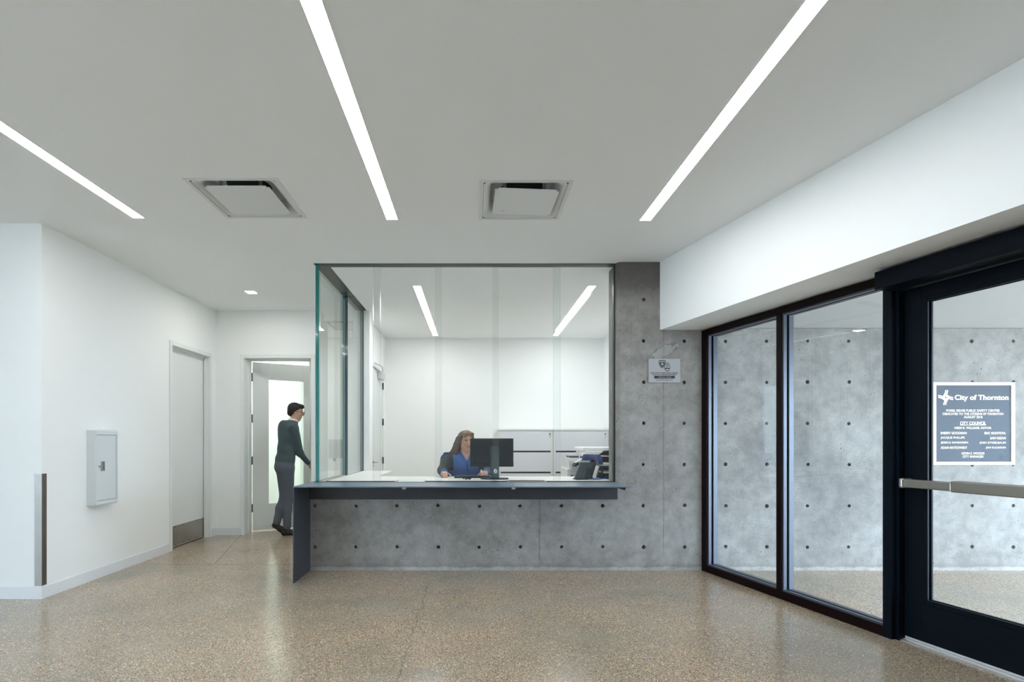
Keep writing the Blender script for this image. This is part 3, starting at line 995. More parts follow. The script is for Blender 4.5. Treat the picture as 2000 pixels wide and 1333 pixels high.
def vent(x, y, h, tilt, label, group='ceiling vents'):
    t = thing('ceiling_vent', (x, y, CEIL), label, 'vent', group)
    bm = bmesh.new()
    w = 0.030
    for a in ((x - h, x + h, y - h, y - h + w), (x - h, x + h, y + h - w, y + h), (x - h, x - h + w, y - h + w, y + h - w), (x + h - w, x + h, y - h + w, y + h - w)):
        add_box(bm, *a, CEIL - 0.004, CEIL, bevel=0.0015)
    obj('frame', bm, 'vent', t)
    # pan: a stamped tray that curves up to the round neck
    bm = bmesh.new()
    rings = []
    k = 0
    prof = [(h - w - 0.002, 0.0), (h - 0.048, 0.004), (h - 0.072, 0.020), (h - 0.092, 0.052), (h - 0.10, 0.10)]
    for r, z in prof:
        ring = []
        cr = 0.02 + (h - r) * 0.45
        for q in range(4):
            sx, sy = ((1, 1), (-1, 1), (-1, -1), (1, -1))[q]
            for s in range(5):
                an = math.pi / 2 * q + math.pi / 2 * s / 4
                ring.append(bm.verts.new((x + sx * (r - cr) + cr * math.cos(an), y + sy * (r - cr) + cr * math.sin(an), CEIL + z)))
        rings.append(ring)
    for a, b in zip(rings, rings[1:]):
        for i in range(20):
            f = bm.faces.new((a[i], a[(i + 1) % 20], b[(i + 1) % 20], b[i]))
            f.smooth = True
    bm.faces.new(rings[-1])
    pan = obj('pan', bm, 'vent', t)
    cyl('neck', (x, y, CEIL + 0.0985), (x, y, CEIL + 0.094), 0.155, 'dark', pan, seg=24)  # flat black disc painted in for the shade inside the duct opening
    pr = h - 0.096
    bm = bmesh.new()
    add_box(bm, -pr, pr, -pr, pr, 0, 0.006)
    ve = [e for e in bm.edges if abs(e.verts[0].co.z - e.verts[1].co.z) > 0.003]
    bmesh.ops.bevel(bm, geom=ve, offset=0.02, segments=4, affect='EDGES')
    bmesh.ops.transform(bm, verts=bm.verts, matrix=Matrix.Translation((x + 0.012 * tilt, y, CEIL - 0.012)) @ Matrix.Rotation(0.028 * tilt, 4, 'Y') @ Matrix.Rotation(0.03 * tilt, 4, 'X') @ Matrix.Rotation(0.02 * tilt, 4, 'Z'))
    pq = obj('plaque', bm, 'vent', t)
    for sx in (-1, 1):
        for sy in (-1, 1):
            bx('bracket', x + sx * 0.14 - 0.012, x + sx * 0.14 + 0.012, y + sy * 0.15 - 0.0015, y + sy * 0.15 + 0.0015, CEIL - 0.005, CEIL + 0.098, 'chrome', pan)
    return t
vent(*VENTS[0], 'square ceiling vent between the left and middle linear lights')
vent(*VENTS[1], 'square ceiling vent with a tilted plate, right of the middle linear light')
# slot vent in the passage, seen through the side glass
pv = thing('ceiling_vent', (PV[0], PV[1], CEIL), 'square ceiling vent in the passage, seen through the side glass', 'vent', 'ceiling vents')
bm = bmesh.new()
x, y = PV
for a in ((x - 0.31, x + 0.295, y - 0.325, y - 0.28), (x - 0.31, x + 0.295, y + 0.29, y + 0.325), (x - 0.31, x - 0.26, y - 0.28, y + 0.29), (x + 0.25, x + 0.295, y - 0.28, y + 0.29)):
    add_box(bm, *a, CEIL - 0.005, CEIL)
obj('frame', bm, 'vent', pv)
bx('plaque', x - 0.23, x + 0.22, y - 0.21, y + 0.26, CEIL - 0.002, CEIL + 0.004, 'vent', pv)
bx('pan', x - 0.26, x + 0.25, y - 0.28, y + 0.29, CEIL + 0.06, CEIL + 0.075, 'hinge', pv)

# ------------------------------------------------------------------ things on the left wall
cg = thing('corner_guard', (LX, YL, 0.105), 'brushed stainless corner guard on the left wall corner', 'corner guard')
bx('wing', LX - 0.056, LX + 0.004, YL - 0.003, YL, 0.105, 1.015, 'steel_dark', cg)
bx('wing', LX, LX + 0.004, YL, YL + 0.046, 0.105, 1.015, 'steel_dark', cg)

ec = thing('extinguisher_cabinet', (LX, 4.93, 0.69), 'pale grey steel extinguisher cabinet on the left wall', 'cabinet')
Y0, Y1, Z0, Z1 = 4.775, 5.085, 0.69, 1.378
bm = bmesh.new()
e0, e1, z0, z1 = Y0 + 0.028, Y1 - 0.030, Z0 + 0.040, Z1 - 0.040
DB = 0.082
for a in ((Y0, e0, Z0, Z1), (e1, Y1, Z0, Z1), (e0, e1, Z0, z0), (e0, e1, z1, Z1)):
    add_box(bm, a[0], a[1], 0, DB, a[2], a[3], LF)
add_box(bm, e0, e1, 0, 0.06, z0, z1, LF)
bmesh.ops.remove_doubles(bm, verts=bm.verts, dist=1e-5)
es = [e for e in bm.edges if all(abs(v.co.x - (LX + DB)) < 1e-4 for v in e.verts) and
      (all(abs(v.co.y - Y0) < 1e-4 for v in e.verts) or all(abs(v.co.y - Y1) < 1e-4 for v in e.verts) or
       all(abs(v.co.z - Z0) < 1e-4 for v in e.verts) or all(abs(v.co.z - Z1) < 1e-4 for v in e.verts))]
bmesh.ops.bevel(bm, geom=es, offset=0.008, segments=3, affect='EDGES')
obj('case', bm, 'ext_cab', ec)
dr = bx('cabinet_door', e0 + 0.003, e1 - 0.003, 0.06, DB - 0.002, z0 + 0.005, z1 - 0.005, 'ext_cab', ec, LF, 0.001)
hz = 1.048
hm = bmesh.new()
hy = 4.865
for a in ((hy - 0.022, hy - 0.014, hz - 0.045, hz + 0.045), (hy + 0.014, hy + 0.022, hz - 0.045, hz + 0.045), (hy - 0.014, hy + 0.014, hz + 0.036, hz + 0.045), (hy - 0.014, hy + 0.014, hz - 0.045, hz - 0.036)):
    add_box(hm, a[0], a[1], DB - 0.002, DB + 0.008, a[2], a[3], LF, 0.001)
add_box(hm, hy - 0.014, hy + 0.014, DB - 0.002, DB - 0.0005, hz - 0.036, hz + 0.036, LF)
add_box(hm, hy - 0.004, hy + 0.006, DB - 0.001, DB + 0.004, hz - 0.036, hz + 0.03, LF)
obj('recessed_handle', hm, 'chrome', dr)
cyl('lock', LF.p(hy - 0.042, DB - 0.002, hz), LF.p(hy - 0.042, DB + 0.010, hz), 0.009, 'chrome', dr)
bm = bmesh.new()
for i in range(40):
    zc = z0 + 0.02 + (z1 - z0 - 0.04) * i / 39
    add_cyl(bm, LF.p(e1 - 0.004, DB - 0.001, zc - 0.005), LF.p(e1 - 0.004, DB - 0.001, zc + 0.005), 0.0022, seg=6)
obj('piano_hinge', bm, 'chrome', dr)
bx('back_box', Y0 + 0.04, Y1 - 0.04, 0.0, 0.05, Z0 - 0.012, Z0, 'ext_cab', ec, LF)

# plate and lock on the wall at the end of the passage
bx_ = bx('wall_plate', gx(642, YO), gx(671.5, YO), YO - 0.006, YO, H - 35.5 * YO / F, H + 1.0 * YO / F, 'grey_plastic')
tag(bx_, 'grey square plate on the passage end wall behind the side glass', 'plate')
t = thing('round_lock', (gx(653, YO), YO, H - 38.5 * YO / F), 'round metal lock below the grey plate behind the side glass', 'lock')
c = Vector((gx(653, YO), YO, H - 38.5 * YO / F))
cyl('rose', c, c + Vector((0, -0.012, 0)), 0.026, 'hinge', t)
cyl('cylinder', c + Vector((0, -0.012, 0)), c + Vector((0, -0.03, 0)), 0.013, 'chrome', t)

# ------------------------------------------------------------------ plaques
pl = thing('wall_plaque', ((wx(1297)), YC, wz(748)), 'small speckled grey plaque with two badges on the concrete wall', 'plaque')
bx('panel', wx(1266), wx(1328), YC - 0.012, YC, wz(748), wz(701.5), 'speckle', pl, bevel=0.002)
yp = YC - 0.0135
def line(par, s, px0, px1, pyc, cap, mat, y, bold=0.012):
    lettering('lettering', s, wx(px0), wx(px1), wz(pyc + cap / 2), wz(pyc - cap / 2), y, mat, par, bold)
line(pl, 'FOSSIL RIDGE PUBLIC SAFETY CENTER', 1270, 1323, 729.2, 2.3, 'ink', yp, 0.02)
line(pl, 'THORNTON POLICE DEPARTMENT', 1272.5, 1321, 732.6, 2.3, 'ink', yp, 0.02)
bx('name_bar', wx(1277), wx(1317), YC - 0.013, YC - 0.012, wz(740), wz(735), 'ink', pl)
line(pl, 'GREGORY REEVES', 1284.5, 1310, 737.5, 2.2, 'badge_light', YC - 0.0145, 0.01)
line(pl, 'SUBSTATION COMMANDER', 1281, 1312.5, 743.1, 1.8, 'ink', yp, 0.02)
def flat_poly(name, pts, mat, y, par):
    bm = bmesh.new()
    add_extrude(bm, [(wx(a), y, wz(b)) for a, b in pts], (0, 0.0008, 0))
    return obj(name, bm, mat, par)
def shield(cx, cy, w, h):
    pts = []
    prof = [(-1, -.62), (-.8, -.95), (-.4, -.88), (0, -1), (.4, -.88), (.8, -.95), (1, -.62), (.93, -.1), (.75, .35), (.42, .75), (0, 1), (-.42, .75), (-.75, .35), (-.93, -.1)]
    return [(cx + a * w / 2, cy + b * h / 2) for a, b in prof]
def oval(cx, cy, w, h, n=24):
    return [(cx + math.cos(2 * math.pi * i / n) * w / 2, cy + math.sin(2 * math.pi * i / n) * h / 2) for i in range(n)]
b1 = flat_poly('shield_badge', shield(1292.4, 711.9, 14.4, 16.4), 'badge', YC - 0.0132, pl)
flat_poly('shield_band', [(1286.6, 707.2), (1298.2, 707.2), (1298, 708.4), (1286.8, 708.4)], 'badge_light', YC - 0.0137, b1)
flat_poly('shield_field', shield(1292.5, 712.8, 8.6, 8.6), 'ink', YC - 0.0138, b1)
flat_poly('shield_charge', [(1292.5, 709.5), (1295.5, 712.2), (1292.5, 715), (1289.6, 712.2)], 'badge_light', YC - 0.0145, b1)
b2 = flat_poly('oval_badge', oval(1302.1, 717.9, 11.4, 17.2), 'badge', YC - 0.0148, pl)
flat_poly('oval_field', oval(1302.1, 717.9, 8.6, 13.2), 'badge_light', YC - 0.0154, b2)
flat_poly('badge_bar', [(1297.6, 719.5), (1306.6, 719.5), (1306.6, 721.5), (1297.6, 721.5)], 'ink', YC - 0.016, b2)
flat_poly('badge_charge', oval(1302.1, 716.3, 4, 3.6, 10), 'badge', YC - 0.016, b2)
flat_poly('badge_bar', [(1298.6, 713), (1305.6, 713), (1305.2, 714), (1299, 714)], 'badge', YC - 0.016, b2)

dp = thing('dedication_plaque', (wx(1898.5), YC, wz(908)), 'square slate-blue dedication plaque with pale border outside the door', 'plaque')
bx('panel', wx(1821), wx(1976), YC - 0.018, YC, wz(906), wz(749), 'plaque', dp)
bm = bmesh.new()
for a in ((1819, 1978, 902.5, 908.5), (1819, 1978, 747.5, 753.5), (1819, 1824.5, 753.5, 902.5), (1970.5, 1978, 753.5, 902.5)):
    add_box(bm, wx(a[0]), wx(a[1]), YC - 0.024, YC - 0.001, wz(a[3]), wz(a[2]))
obj('border', bm, 'cream', dp)
yq = YC - 0.0195
line(dp, 'City of Thornton', 1861, 1966, 778.5, 13.0, 'cream', yq, 0.035)
for s, x0, x1, yc, cap in (('FOSSIL RIDGE PUBLIC SAFETY CENTER', 1845, 1949, 802.6, 4.6), ('DEDICATED TO THE CITIZENS OF THORNTON', 1838, 1956, 809.1, 4.6),
                           ('AUGUST 2018', 1879, 1915, 815.3, 4.6), ('CITY COUNCIL', 1871.5, 1922, 827, 6.2), ('HEIDI K. WILLIAMS, MAYOR', 1861, 1932.5, 836.8, 5.0),
                           ('SHERRY GOODMAN', 1833.7, 1884.5, 846.4, 4.8), ('ERIC MONTOYA', 1919, 1960.5, 846.7, 4.8),
                           ('JACQUE PHILLIPS', 1833.7, 1880.5, 855.9, 4.9), ('SAM NIZAM', 1930, 1960.5, 856.2, 4.8),
                           ('JESSICA SANDGREN', 1833.7, 1887, 865.4, 4.8), ('JOSH ZYGIELBAUM', 1909.5, 1960.5, 865.7, 4.8),
                           ('ADAM MATKOWSKY', 1833.7, 1885.5, 874.9, 4.8), ('JAN KULMANN', 1921.5, 1960.5, 875.2, 4.8),
                           ('KEVIN S. WOODS', 1874.8, 1919, 886, 4.6), ('CITY MANAGER', 1876.5, 1917.5, 892.2, 4.6)):
    line(dp, s, x0, x1, yc, cap, 'cream', yq, 0.022)
bx('underline', wx(1871.5), wx(1922), YC - 0.0195, YC - 0.018, wz(831.4), wz(830.6), 'cream', dp)
# emblem: four pairs of interlaced curved bands
def band(par, pts, w, lift):
    bm = bmesh.new()
    pts = [Vector((a, b, 0)) for a, b in pts]
    lft, rgt = [], []
    for i, p in enumerate(pts):
        d = (pts[min(i + 1, len(pts) - 1)] - pts[max(i - 1, 0)]).normalized()
        n_ = Vector((-d.y, d.x, 0)) * w / 2
        lft.append(p + n_)
        rgt.append(p - n_)
    va = [bm.verts.new((wx(p.x), yq - lift, wz(p.y))) for p in lft]
    vb = [bm.verts.new((wx(p.x), yq - lift, wz(p.y))) for p in rgt]
    for i in range(len(pts) - 1):
        bm.faces.new((va[i], va[i + 1], vb[i + 1], vb[i]))
    return obj('emblem_band', bm, 'cream', par)
ecx, ecy, er = 1843.5, 777.2, 14.5
for q in range(4):
    a = q * math.pi / 2
    ca, sa = math.cos(a), math.sin(a)
    def rot(u, v): return (ecx + er * (u * ca - v * sa), ecy + er * (u * sa + v * ca))
    for off in (0.0, 0.24):
        pts = []
        for k in range(9):
            t_ = k / 8
            u = -1.0 + 0.98 * t_
            v = -0.26 + off + 0.48 * t_ ** 2
            pts.append(rot(u, v))
        band(dp, pts, 2.4, 0.0004 + 0.0003 * q)

# ------------------------------------------------------------------ office furniture
DKT = 0.872
dk = thing('office_desk', (0.1, 5.7, 0), 'white laminate L-shaped office desk behind the glass screen', 'desk')
bm = bmesh.new()
add_prism(bm, [(-1.50, 5.35), (2.20, 5.35), (2.20, 5.525), (2.23, 5.525), (2.23, 6.03), (-1.105, 6.06), (-1.105, 7.15), (-1.50, 7.15)] if False else
          [(-1.50, 5.35), (1.395, 5.35), (1.395, 5.525), (2.23, 5.525), (2.23, 6.03), (-1.105, 6.06), (-1.105, 7.15), (-1.50, 7.15)], DKT - 0.03, DKT)
obj('desktop', bm, 'desk', dk)
for a in ((-1.47, -1.44, 5.6, 7.1), (-0.72, -0.69, 5.55, 5.98), (0.75, 0.78, 5.55, 5.98), (2.18, 2.21, 5.55, 5.98)):
    bx('support_panel', *a, 0, DKT - 0.03, 'desk', dk)

def file_cabinet(x0, x1, label):
    t = thing('file_cabinet', ((x0 + x1) / 2, 8.87, 0), label, 'cabinet', 'white lateral file cabinets')
    yf, yb, top = 8.64, YO - 0.005, 1.474
    bx('body', x0, x1, yf + 0.02, yb, 0.0, top - 0.03, 'cabinet_top', t, bevel=0.003)
    bx('top', x0, x1, yf, yb, top - 0.03, top, 'cabinet_top', t, bevel=0.003)
    pitch = 0.344
    for k in range(4):
        z1 = top - 0.045 - k * pitch
        z0 = max(z1 - pitch + 0.028, 0.06)
        dw = bx('drawer', x0 + 0.04, x1 - 0.04, yf, yf + 0.02, z0, z1, 'cabinet', t, bevel=0.002)
        bx('finger_pull', x0 + 0.041, x1 - 0.041, yf + 0.006, yf + 0.02, z0 - 0.028, z0, 'ink', dw)
    lk = cyl('lock', (x1 - 0.055, yf - 0.004, top - 0.085), (x1 - 0.055, yf + 0.002, top - 0.085), 0.013, 'hinge', t)
    bx('key', x1 - 0.058, x1 - 0.052, yf - 0.010, yf - 0.004, top - 0.15, top - 0.08, 'chrome', lk)
file_cabinet(0.395, 1.295, 'white lateral file cabinet against the office back wall, behind the monitor')
file_cabinet(1.30, 2.205, 'white lateral file cabinet against the office back wall, behind the copier')

# monitor seen from behind
mo = thing('monitor', (0.22, 5.62, DKT), 'black computer monitor on a stand, seen from behind', 'monitor')
a = math.radians(-3.0)
MF = Fr(((960.5 - CX) * 5.68 / F, 5.68, 0), (math.cos(a), math.sin(a)))
bm = bmesh.new()
add_box(bm, -0.232, 0.232, -0.012, 0.012, 1.002, 1.306, MF, 0.004)
add_box(bm, -0.19, 0.19, -0.026, -0.012, 1.03, 1.28, MF, 0.006)
hd = obj('housing', bm, 'black_plastic', mo)
bx('screen', -0.222, 0.222, 0.012, 0.0135, 1.015, 1.295, 'ink', hd, MF)
bx('button_block', 0.19, 0.234, -0.016, -0.010, 1.01, 1.05, 'black_plastic', hd, MF)
nk = bx('stand_column', -0.012, 0.080, -0.062, -0.026, DKT + 0.012, 1.222, 'dark_grey', mo, MF, 0.004)
bm = bmesh.new()
pts = [MF.p(0.03 + 0.15 * math.cos(t), -0.035 + 0.10 * math.sin(t), 0) for t in [2 * math.pi * k / 28 for k in range(28)]]
add_prism(bm, [(p.x, p.y) for p in pts], DKT, DKT + 0.012)
obj('stand_base', bm, 'black_plastic', mo)
# round white maker's mark with two slanted strokes
def mark_poly(par, pts, mat, off):
    bm = bmesh.new()
    add_extrude(bm, [MF.p(0.041 + u, -0.0625 - off, 0.957 + v) for u, v in pts], SF.v * 0 + MF.v * 0.0006)
    return obj('round_mark' if mat == 'white_ink' else 'mark_stroke', bm, mat, par)
rm = mark_poly(nk, [(0.019 * math.cos(2 * math.pi * k / 24), 0.024 * math.sin(2 * math.pi * k / 24)) for k in range(24)], 'white_ink', 0)
mark_poly(rm, [(-0.010, -0.024), (-0.006, -0.024), (0.004, 0.014), (0.0, 0.014)], 'dark_grey', 0.001)
mark_poly(rm, [(0.002, -0.016), (0.006, -0.016), (0.015, 0.022), (0.011, 0.022)], 'dark_grey', 0.001)

# keyboard, mouse, papers, cable
kb = thing('keyboard', (0.02, 5.83, DKT), 'black keyboard under the seated woman\'s hand', 'keyboard')
KF = Fr((-0.02, 5.83, 0), (math.cos(0.05), math.sin(0.05)))
bx('case', -0.20, 0.20, -0.065, 0.065, DKT, DKT + 0.018, 'black_plastic', kb, KF, 0.004)
key_mesh = None
for r in range(5):
    for c_ in range(14):
        p = KF.p(-0.185 + c_ * 0.0268, -0.052 + r * 0.0245, DKT + 0.018)
        if key_mesh is None:
            bm = bmesh.new()
            add_box(bm, 0.0, 0.0225, 0.0, 0.020, 0, 0.006)
            bmesh.ops.recalc_face_normals(bm, faces=bm.faces)
            key_mesh = bpy.data.meshes.new('key')
            bm.to_mesh(key_mesh)
            bm.free()
            key_mesh.materials.append(M['dark_grey'])
        k_ = bpy.data.objects.new('key', key_mesh)
        COL.objects.link(k_)
        k_.parent = kb
        k_.location = p - WL[kb.name]
ms = thing('computer_mouse', (-0.335, 5.84, DKT), 'dark computer mouse under the woman\'s right hand', 'mouse')
bm = bmesh.new()
bmesh.ops.create_uvsphere(bm, u_segments=16, v_segments=10, radius=1.0)
bmesh.ops.scale(bm, verts=bm.verts, vec=(0.032, 0.055, 0.028))
bmesh.ops.bisect_plane(bm, geom=bm.verts[:] + bm.edges[:] + bm.faces[:], plane_co=(0, 0, 0), plane_no=(0, 0, -1), clear_outer=True)
bmesh.ops.translate(bm, verts=bm.verts, vec=(-0.335, 5.84, DKT))
for f in bm.faces: f.smooth = True
obj('shell', bm, 'black_plastic', ms)
cyl('wheel', (-0.339, 5.872, DKT + 0.024), (-0.331, 5.872, DKT + 0.024), 0.008, 'chrome', ms, seg=10)
tag(bx('paper_sheet', gx(838, 5.5), gx(876, 5.5), 5.46, 5.60, DKT, DKT + 0.006, 'paper'), 'short stack of white paper on the desk below the mouse', 'paper')
tag(bx('paper_sheet', gx(776, 5.28), gx(829, 5.28), 5.242, 5.415, CT + 0.002, CT + 0.0045, 'paper'), 'white paper sheet lying in the left pass-through tray', 'paper')
bm = bmesh.new()
add_tube(bm, [(gx(905, 5.55) + 0.012 * i, 5.55 + 0.03 * math.sin(i * 1.3), DKT + 0.012 + 0.008 * math.sin(i * 2.0)) for i in range(8)], 0.007)
tag(obj('cable_coil', bm, 'black_plastic'), 'short black cable on the desk in front of the keyboard', 'cable')

# desk phone seen from behind
ph = thing('desk_phone', (gx(1142, 5.6), 5.6, DKT), 'black desk phone tilted on its stand, seen from behind', 'phone')
PF = Fr((gx(1143, 5.62), 5.62, 0), (math.cos(0.12), math.sin(0.12)))
def ph_pts(lst, b=0): return [PF.p(a_, b_, z_) for a_, b_, z_ in lst]
bm = bmesh.new()
add_extrude(bm, ph_pts([(-0.135, -0.06, DKT + 0.012), (-0.045, 0.02, DKT + 0.175), (0.125, 0.02, DKT + 0.175), (0.045, -0.06, DKT + 0.012)]), PF.v * 0.022 + Vector((0, 0, 0.005)))
obj('body', bm, 'dark_grey', ph)
bm = bmesh.new()
add_extrude(bm, ph_pts([(-0.03, -0.055, DKT + 0.02), (0.02, 0.01, DKT + 0.14), (0.07, 0.01, DKT + 0.14), (0.05, -0.10, DKT), (-0.02, -0.10, DKT)]), PF.v * 0.015)
add_box(bm, -0.13, 0.125, -0.10, 0.02, DKT, DKT + 0.012, PF, 0.003)
obj('stand', bm, 'black_plastic', ph)
bm = bmesh.new()
add_tube(bm, [PF.p(0.075, 0.03, DKT + 0.185), PF.p(0.10, 0.03, DKT + 0.20), PF.p(0.122, 0.025, DKT + 0.19), PF.p(0.05, -0.05, DKT + 0.05)], 0.017, 10)
obj('handset', bm, 'black_plastic', ph)
bx('display', -0.06, 0.065, 0.035, 0.05, DKT + 0.17, DKT + 0.195, 'grey_plastic', ph, PF, 0.003)
bm = bmesh.new()
add_tube(bm, [(gx(1150, 5.52), 5.52, DKT + 0.006), (gx(1160, 5.5), 5.49, DKT + 0.006), (gx(1172, 5.55), 5.54, DKT + 0.008), (gx(1184, 5.6), 5.60, DKT + 0.010)], 0.005)
tag(obj('network_cable', bm, 'cable'), 'bright blue network cable beside the desk phone', 'cable')

# desktop file organiser at the right jamb
og = thing('letter_tray', (1.46, 5.72, DKT), 'black wire letter tray on the desk beside the concrete wall', 'letter tray')
OX0, OX1, OY0, OY1 = 1.365, 1.62, 5.62, 5.90
for k in range(3):
    z = DKT + 0.004 + k * 0.052
    bm = bmesh.new()
    for i in range(8):
        x = OX0 + (OX1 - OX0) * i / 7
        add_tube(bm, [(x, OY0, z), (x, OY1, z)], 0.003, 6)
    for i in range(5):
        y = OY0 + (OY1 - OY0) * i / 4
        add_tube(bm, [(OX0, y, z), (OX1, y, z)], 0.003, 6)
    for q, r in (((OX0, OY0), (OX1, OY0)), ((OX0, OY1), (OX1, OY1)), ((OX0, OY0), (OX0, OY1))):
        add_tube(bm, [(q[0], q[1], z + 0.03), (r[0], r[1], z + 0.03)], 0.004, 6)
    obj('tray_shelf', bm, 'black_plastic', og)
for x in (OX0, OX1):
    for y in (OY0, OY1):
        bx('post', x - 0.007, x + 0.007, y - 0.007, y + 0.007, DKT, DKT + 0.142, 'black_plastic', og)
bm = bmesh.new()
add_box(bm, OX0, OX1, OY1 - 0.004, OY1, DKT, DKT + 0.14)
add_box(bm, OX0 + 0.02, OX1, OY0, OY1, DKT + 0.136, DKT + 0.14)
obj('panel', bm, 'black_plastic', og)
tag(bx('paper_stack', OX0 + 0.02, OX1 - 0.02, OY0 + 0.02, OY1 - 0.03, DKT + 0.060, DKT + 0.085, 'paper'), 'stack of papers inside the black letter tray', 'paper')
bd = bmesh.new()
add_extrude(bd, [(1.30, 5.66, DKT), (1.312, 5.66, DKT), (1.352, 5.66, DKT + 0.135), (1.340, 5.66, DKT + 0.135)], (0, 0.22, 0))
tag(obj('leaning_folder', bd, 'chrome'), 'thin grey folder leaning against the letter tray', 'folder')

# copier
cp = thing('copier', (1.72, 7.55, 0), 'large white office copier in the right corner of the office', 'copier')
bx('body', 1.55, 2.12, 7.25, 7.90, 0.02, 0.98, 'white_plastic', cp, bevel=0.012, seg=2)
for k in range(4):
    z = 0.10 + k * 0.20
    dw = bx('paper_drawer', 1.57, 2.10, 7.236, 7.25, z, z + 0.185, 'white_plastic', cp, bevel=0.004)
    bx('pull', 1.75, 1.93, 7.230, 7.237, z + 0.13, z + 0.155, 'grey_plastic', dw)
bx('output_bay', 1.58, 2.10, 7.27, 7.86, 0.98, 1.06, 'black_plastic', cp)
sc = bx('scanner', 1.52, 2.14, 7.22, 7.90, 1.06, 1.13, 'white_plastic', cp, bevel=0.010, seg=2)
bx('document_feeder', 1.50, 2.14, 7.26, 7.90, 1.13, 1.19, 'white_plastic', cp, bevel=0.014, seg=2)
bm = bmesh.new()
add_extrude(bm, [(1.70, 7.20, 1.085), (1.78, 7.20, 1.14), (2.12, 7.20, 1.16), (2.14, 7.20, 1.09), (1.95, 7.20, 1.07)], (0, 0.06, 0))
obj('feeder_tray', bm, 'black_plastic', cp)
bm = bmesh.new()
add_extrude(bm, [(1.50, 7.10, 0.99), (1.36, 7.10, 0.93), (1.36, 7.10, 0.955), (1.36 + 0.02, 7.10, 0.975), (1.50, 7.10, 1.04)], (0, 0.20, 0))
pn = obj('control_panel', bm, 'black_plastic', cp)
bm = bmesh.new()
add_extrude(bm, [(1.375, 7.12, 0.976), (1.495, 7.12, 1.041), (1.495, 7.28, 1.041), (1.375, 7.28, 0.976)], (-0.003, 0, 0.006))
obj('touch_screen', bm, 'grey_plastic', pn)
bm = bmesh.new()
add_extrude(bm, [(1.52, 7.30, 0.99), (1.30, 7.30, 1.04), (1.325, 7.30, 0.88), (1.345, 7.30, 0.865), (1.43, 7.30, 0.865), (1.52, 7.30, 0.90)], (0, 0.55, 0))
obj('finisher_top', bm, 'white_plastic', cp)
fn = bx('finisher', 1.29, 1.55, 7.32, 7.88, 0.02, 0.89, 'white_plastic', cp, bevel=0.008)
bx('finisher_slot', 1.335, 1.375, 7.316, 7.321, 0.64, 0.80, 'dark_grey', fn)
bx('finisher_joint', 1.415, 1.425, 7.316, 7.321, 0.1, 0.86, 'dark_grey', fn)
bx('output_tray', 1.37, 1.50, 7.55, 7.85, 1.035, 1.060, 'dark_grey', cp, bevel=0.004)

# chairs
def task_chair(x, y, rot, seat_z, back_top, label):
    t = thing('task_chair', (x, y, 0), label, 'chair', 'blue task chairs')
    c_, s_ = math.cos(rot), math.sin(rot)
    fr = Fr((x, y, 0), (c_, s_))                      # b+ is where the backrest stands
    bm = bmesh.new()
    add_box(bm, -0.24, 0.24, -0.23, 0.23, seat_z - 0.07, seat_z, fr, 0.03, 0, 3)
    obj('seat', bm, 'blue_fabric', t)
    bm = bmesh.new()
    rows = []
    for i in range(9):
        v_ = i / 8
        z = seat_z + 0.12 + (back_top - seat_z - 0.12) * v_
        hw = 0.225 - 0.03 * abs(2 * v_ - 1) ** 3 - (0.03 if i in (0, 8) else 0)
        lean = 0.20 + 0.07 * v_ + 0.03 * math.sin(v_ * math.pi)
        row = []
        for j in range(9):
            u_ = -1 + 2 * j / 8
            row.append((fr.p(hw * u_, lean - 0.05 * u_ * u_ - 0.03, z), fr.p(hw * u_, lean - 0.05 * u_ * u_ + 0.03, z)))
        rows.append(row)
    vf = [[bm.verts.new(p[0]) for p in r] for r in rows]
    vb = [[bm.verts.new(p[1]) for p in r] for r in rows]
    for i in range(8):
        for j in range(8):
            for g in (vf, vb):
                f = bm.faces.new((g[i][j], g[i][j + 1], g[i + 1][j + 1], g[i + 1][j]))
                f.smooth = True
    for i in range(8):
        bm.faces.new((vf[i][0], vf[i + 1][0], vb[i + 1][0], vb[i][0]))
        bm.faces.new((vf[i][8], vf[i + 1][8], vb[i + 1][8], vb[i][8]))
        bm.faces.new((vf[0][i], vf[0][i + 1], vb[0][i + 1], vb[0][i]))
        bm.faces.new((vf[8][i], vf[8][i + 1], vb[8][i + 1], vb[8][i]))
    obj('backrest', bm, 'blue_fabric', t)
    bm = bmesh.new()
    add_tube(bm, [fr.p(0, 0.05, seat_z - 0.08), fr.p(0, 0.26, seat_z - 0.06), fr.p(0, 0.285, seat_z + 0.1), fr.p(0, 0.28, seat_z + 0.25)], 0.018)
    obj('back_bar', bm, 'black_plastic', t)
    cyl('gas_post', (x, y, 0.10), (x, y, seat_z - 0.07), 0.028, 'black_plastic', t)
    for k in range(5):
        an = 2 * math.pi * k / 5 + 0.3
        e = Vector((x + 0.29 * math.cos(an), y + 0.29 * math.sin(an), 0.075))
        bm = bmesh.new()
        add_tube(bm, [(x, y, 0.115), tuple(e)], 0.02)
        lg = obj('leg', bm, 'black_plastic', t)
        dx, dy = -math.sin(an) * 0.022, math.cos(an) * 0.022
        cyl('caster', (e.x - dx, e.y - dy, 0.03), (e.x + dx, e.y + dy, 0.03), 0.03, 'black_plastic', lg)
    return t
WX, WY = -0.075, 6.36
task_chair(-0.165, 6.45, 0.2, 0.52, 1.135, 'dark blue task chair under the seated woman')
task_chair(1.27, 6.58, -math.pi / 2 + 0.28, 0.52, 1.105, 'dark blue task chair standing empty in front of the copier')

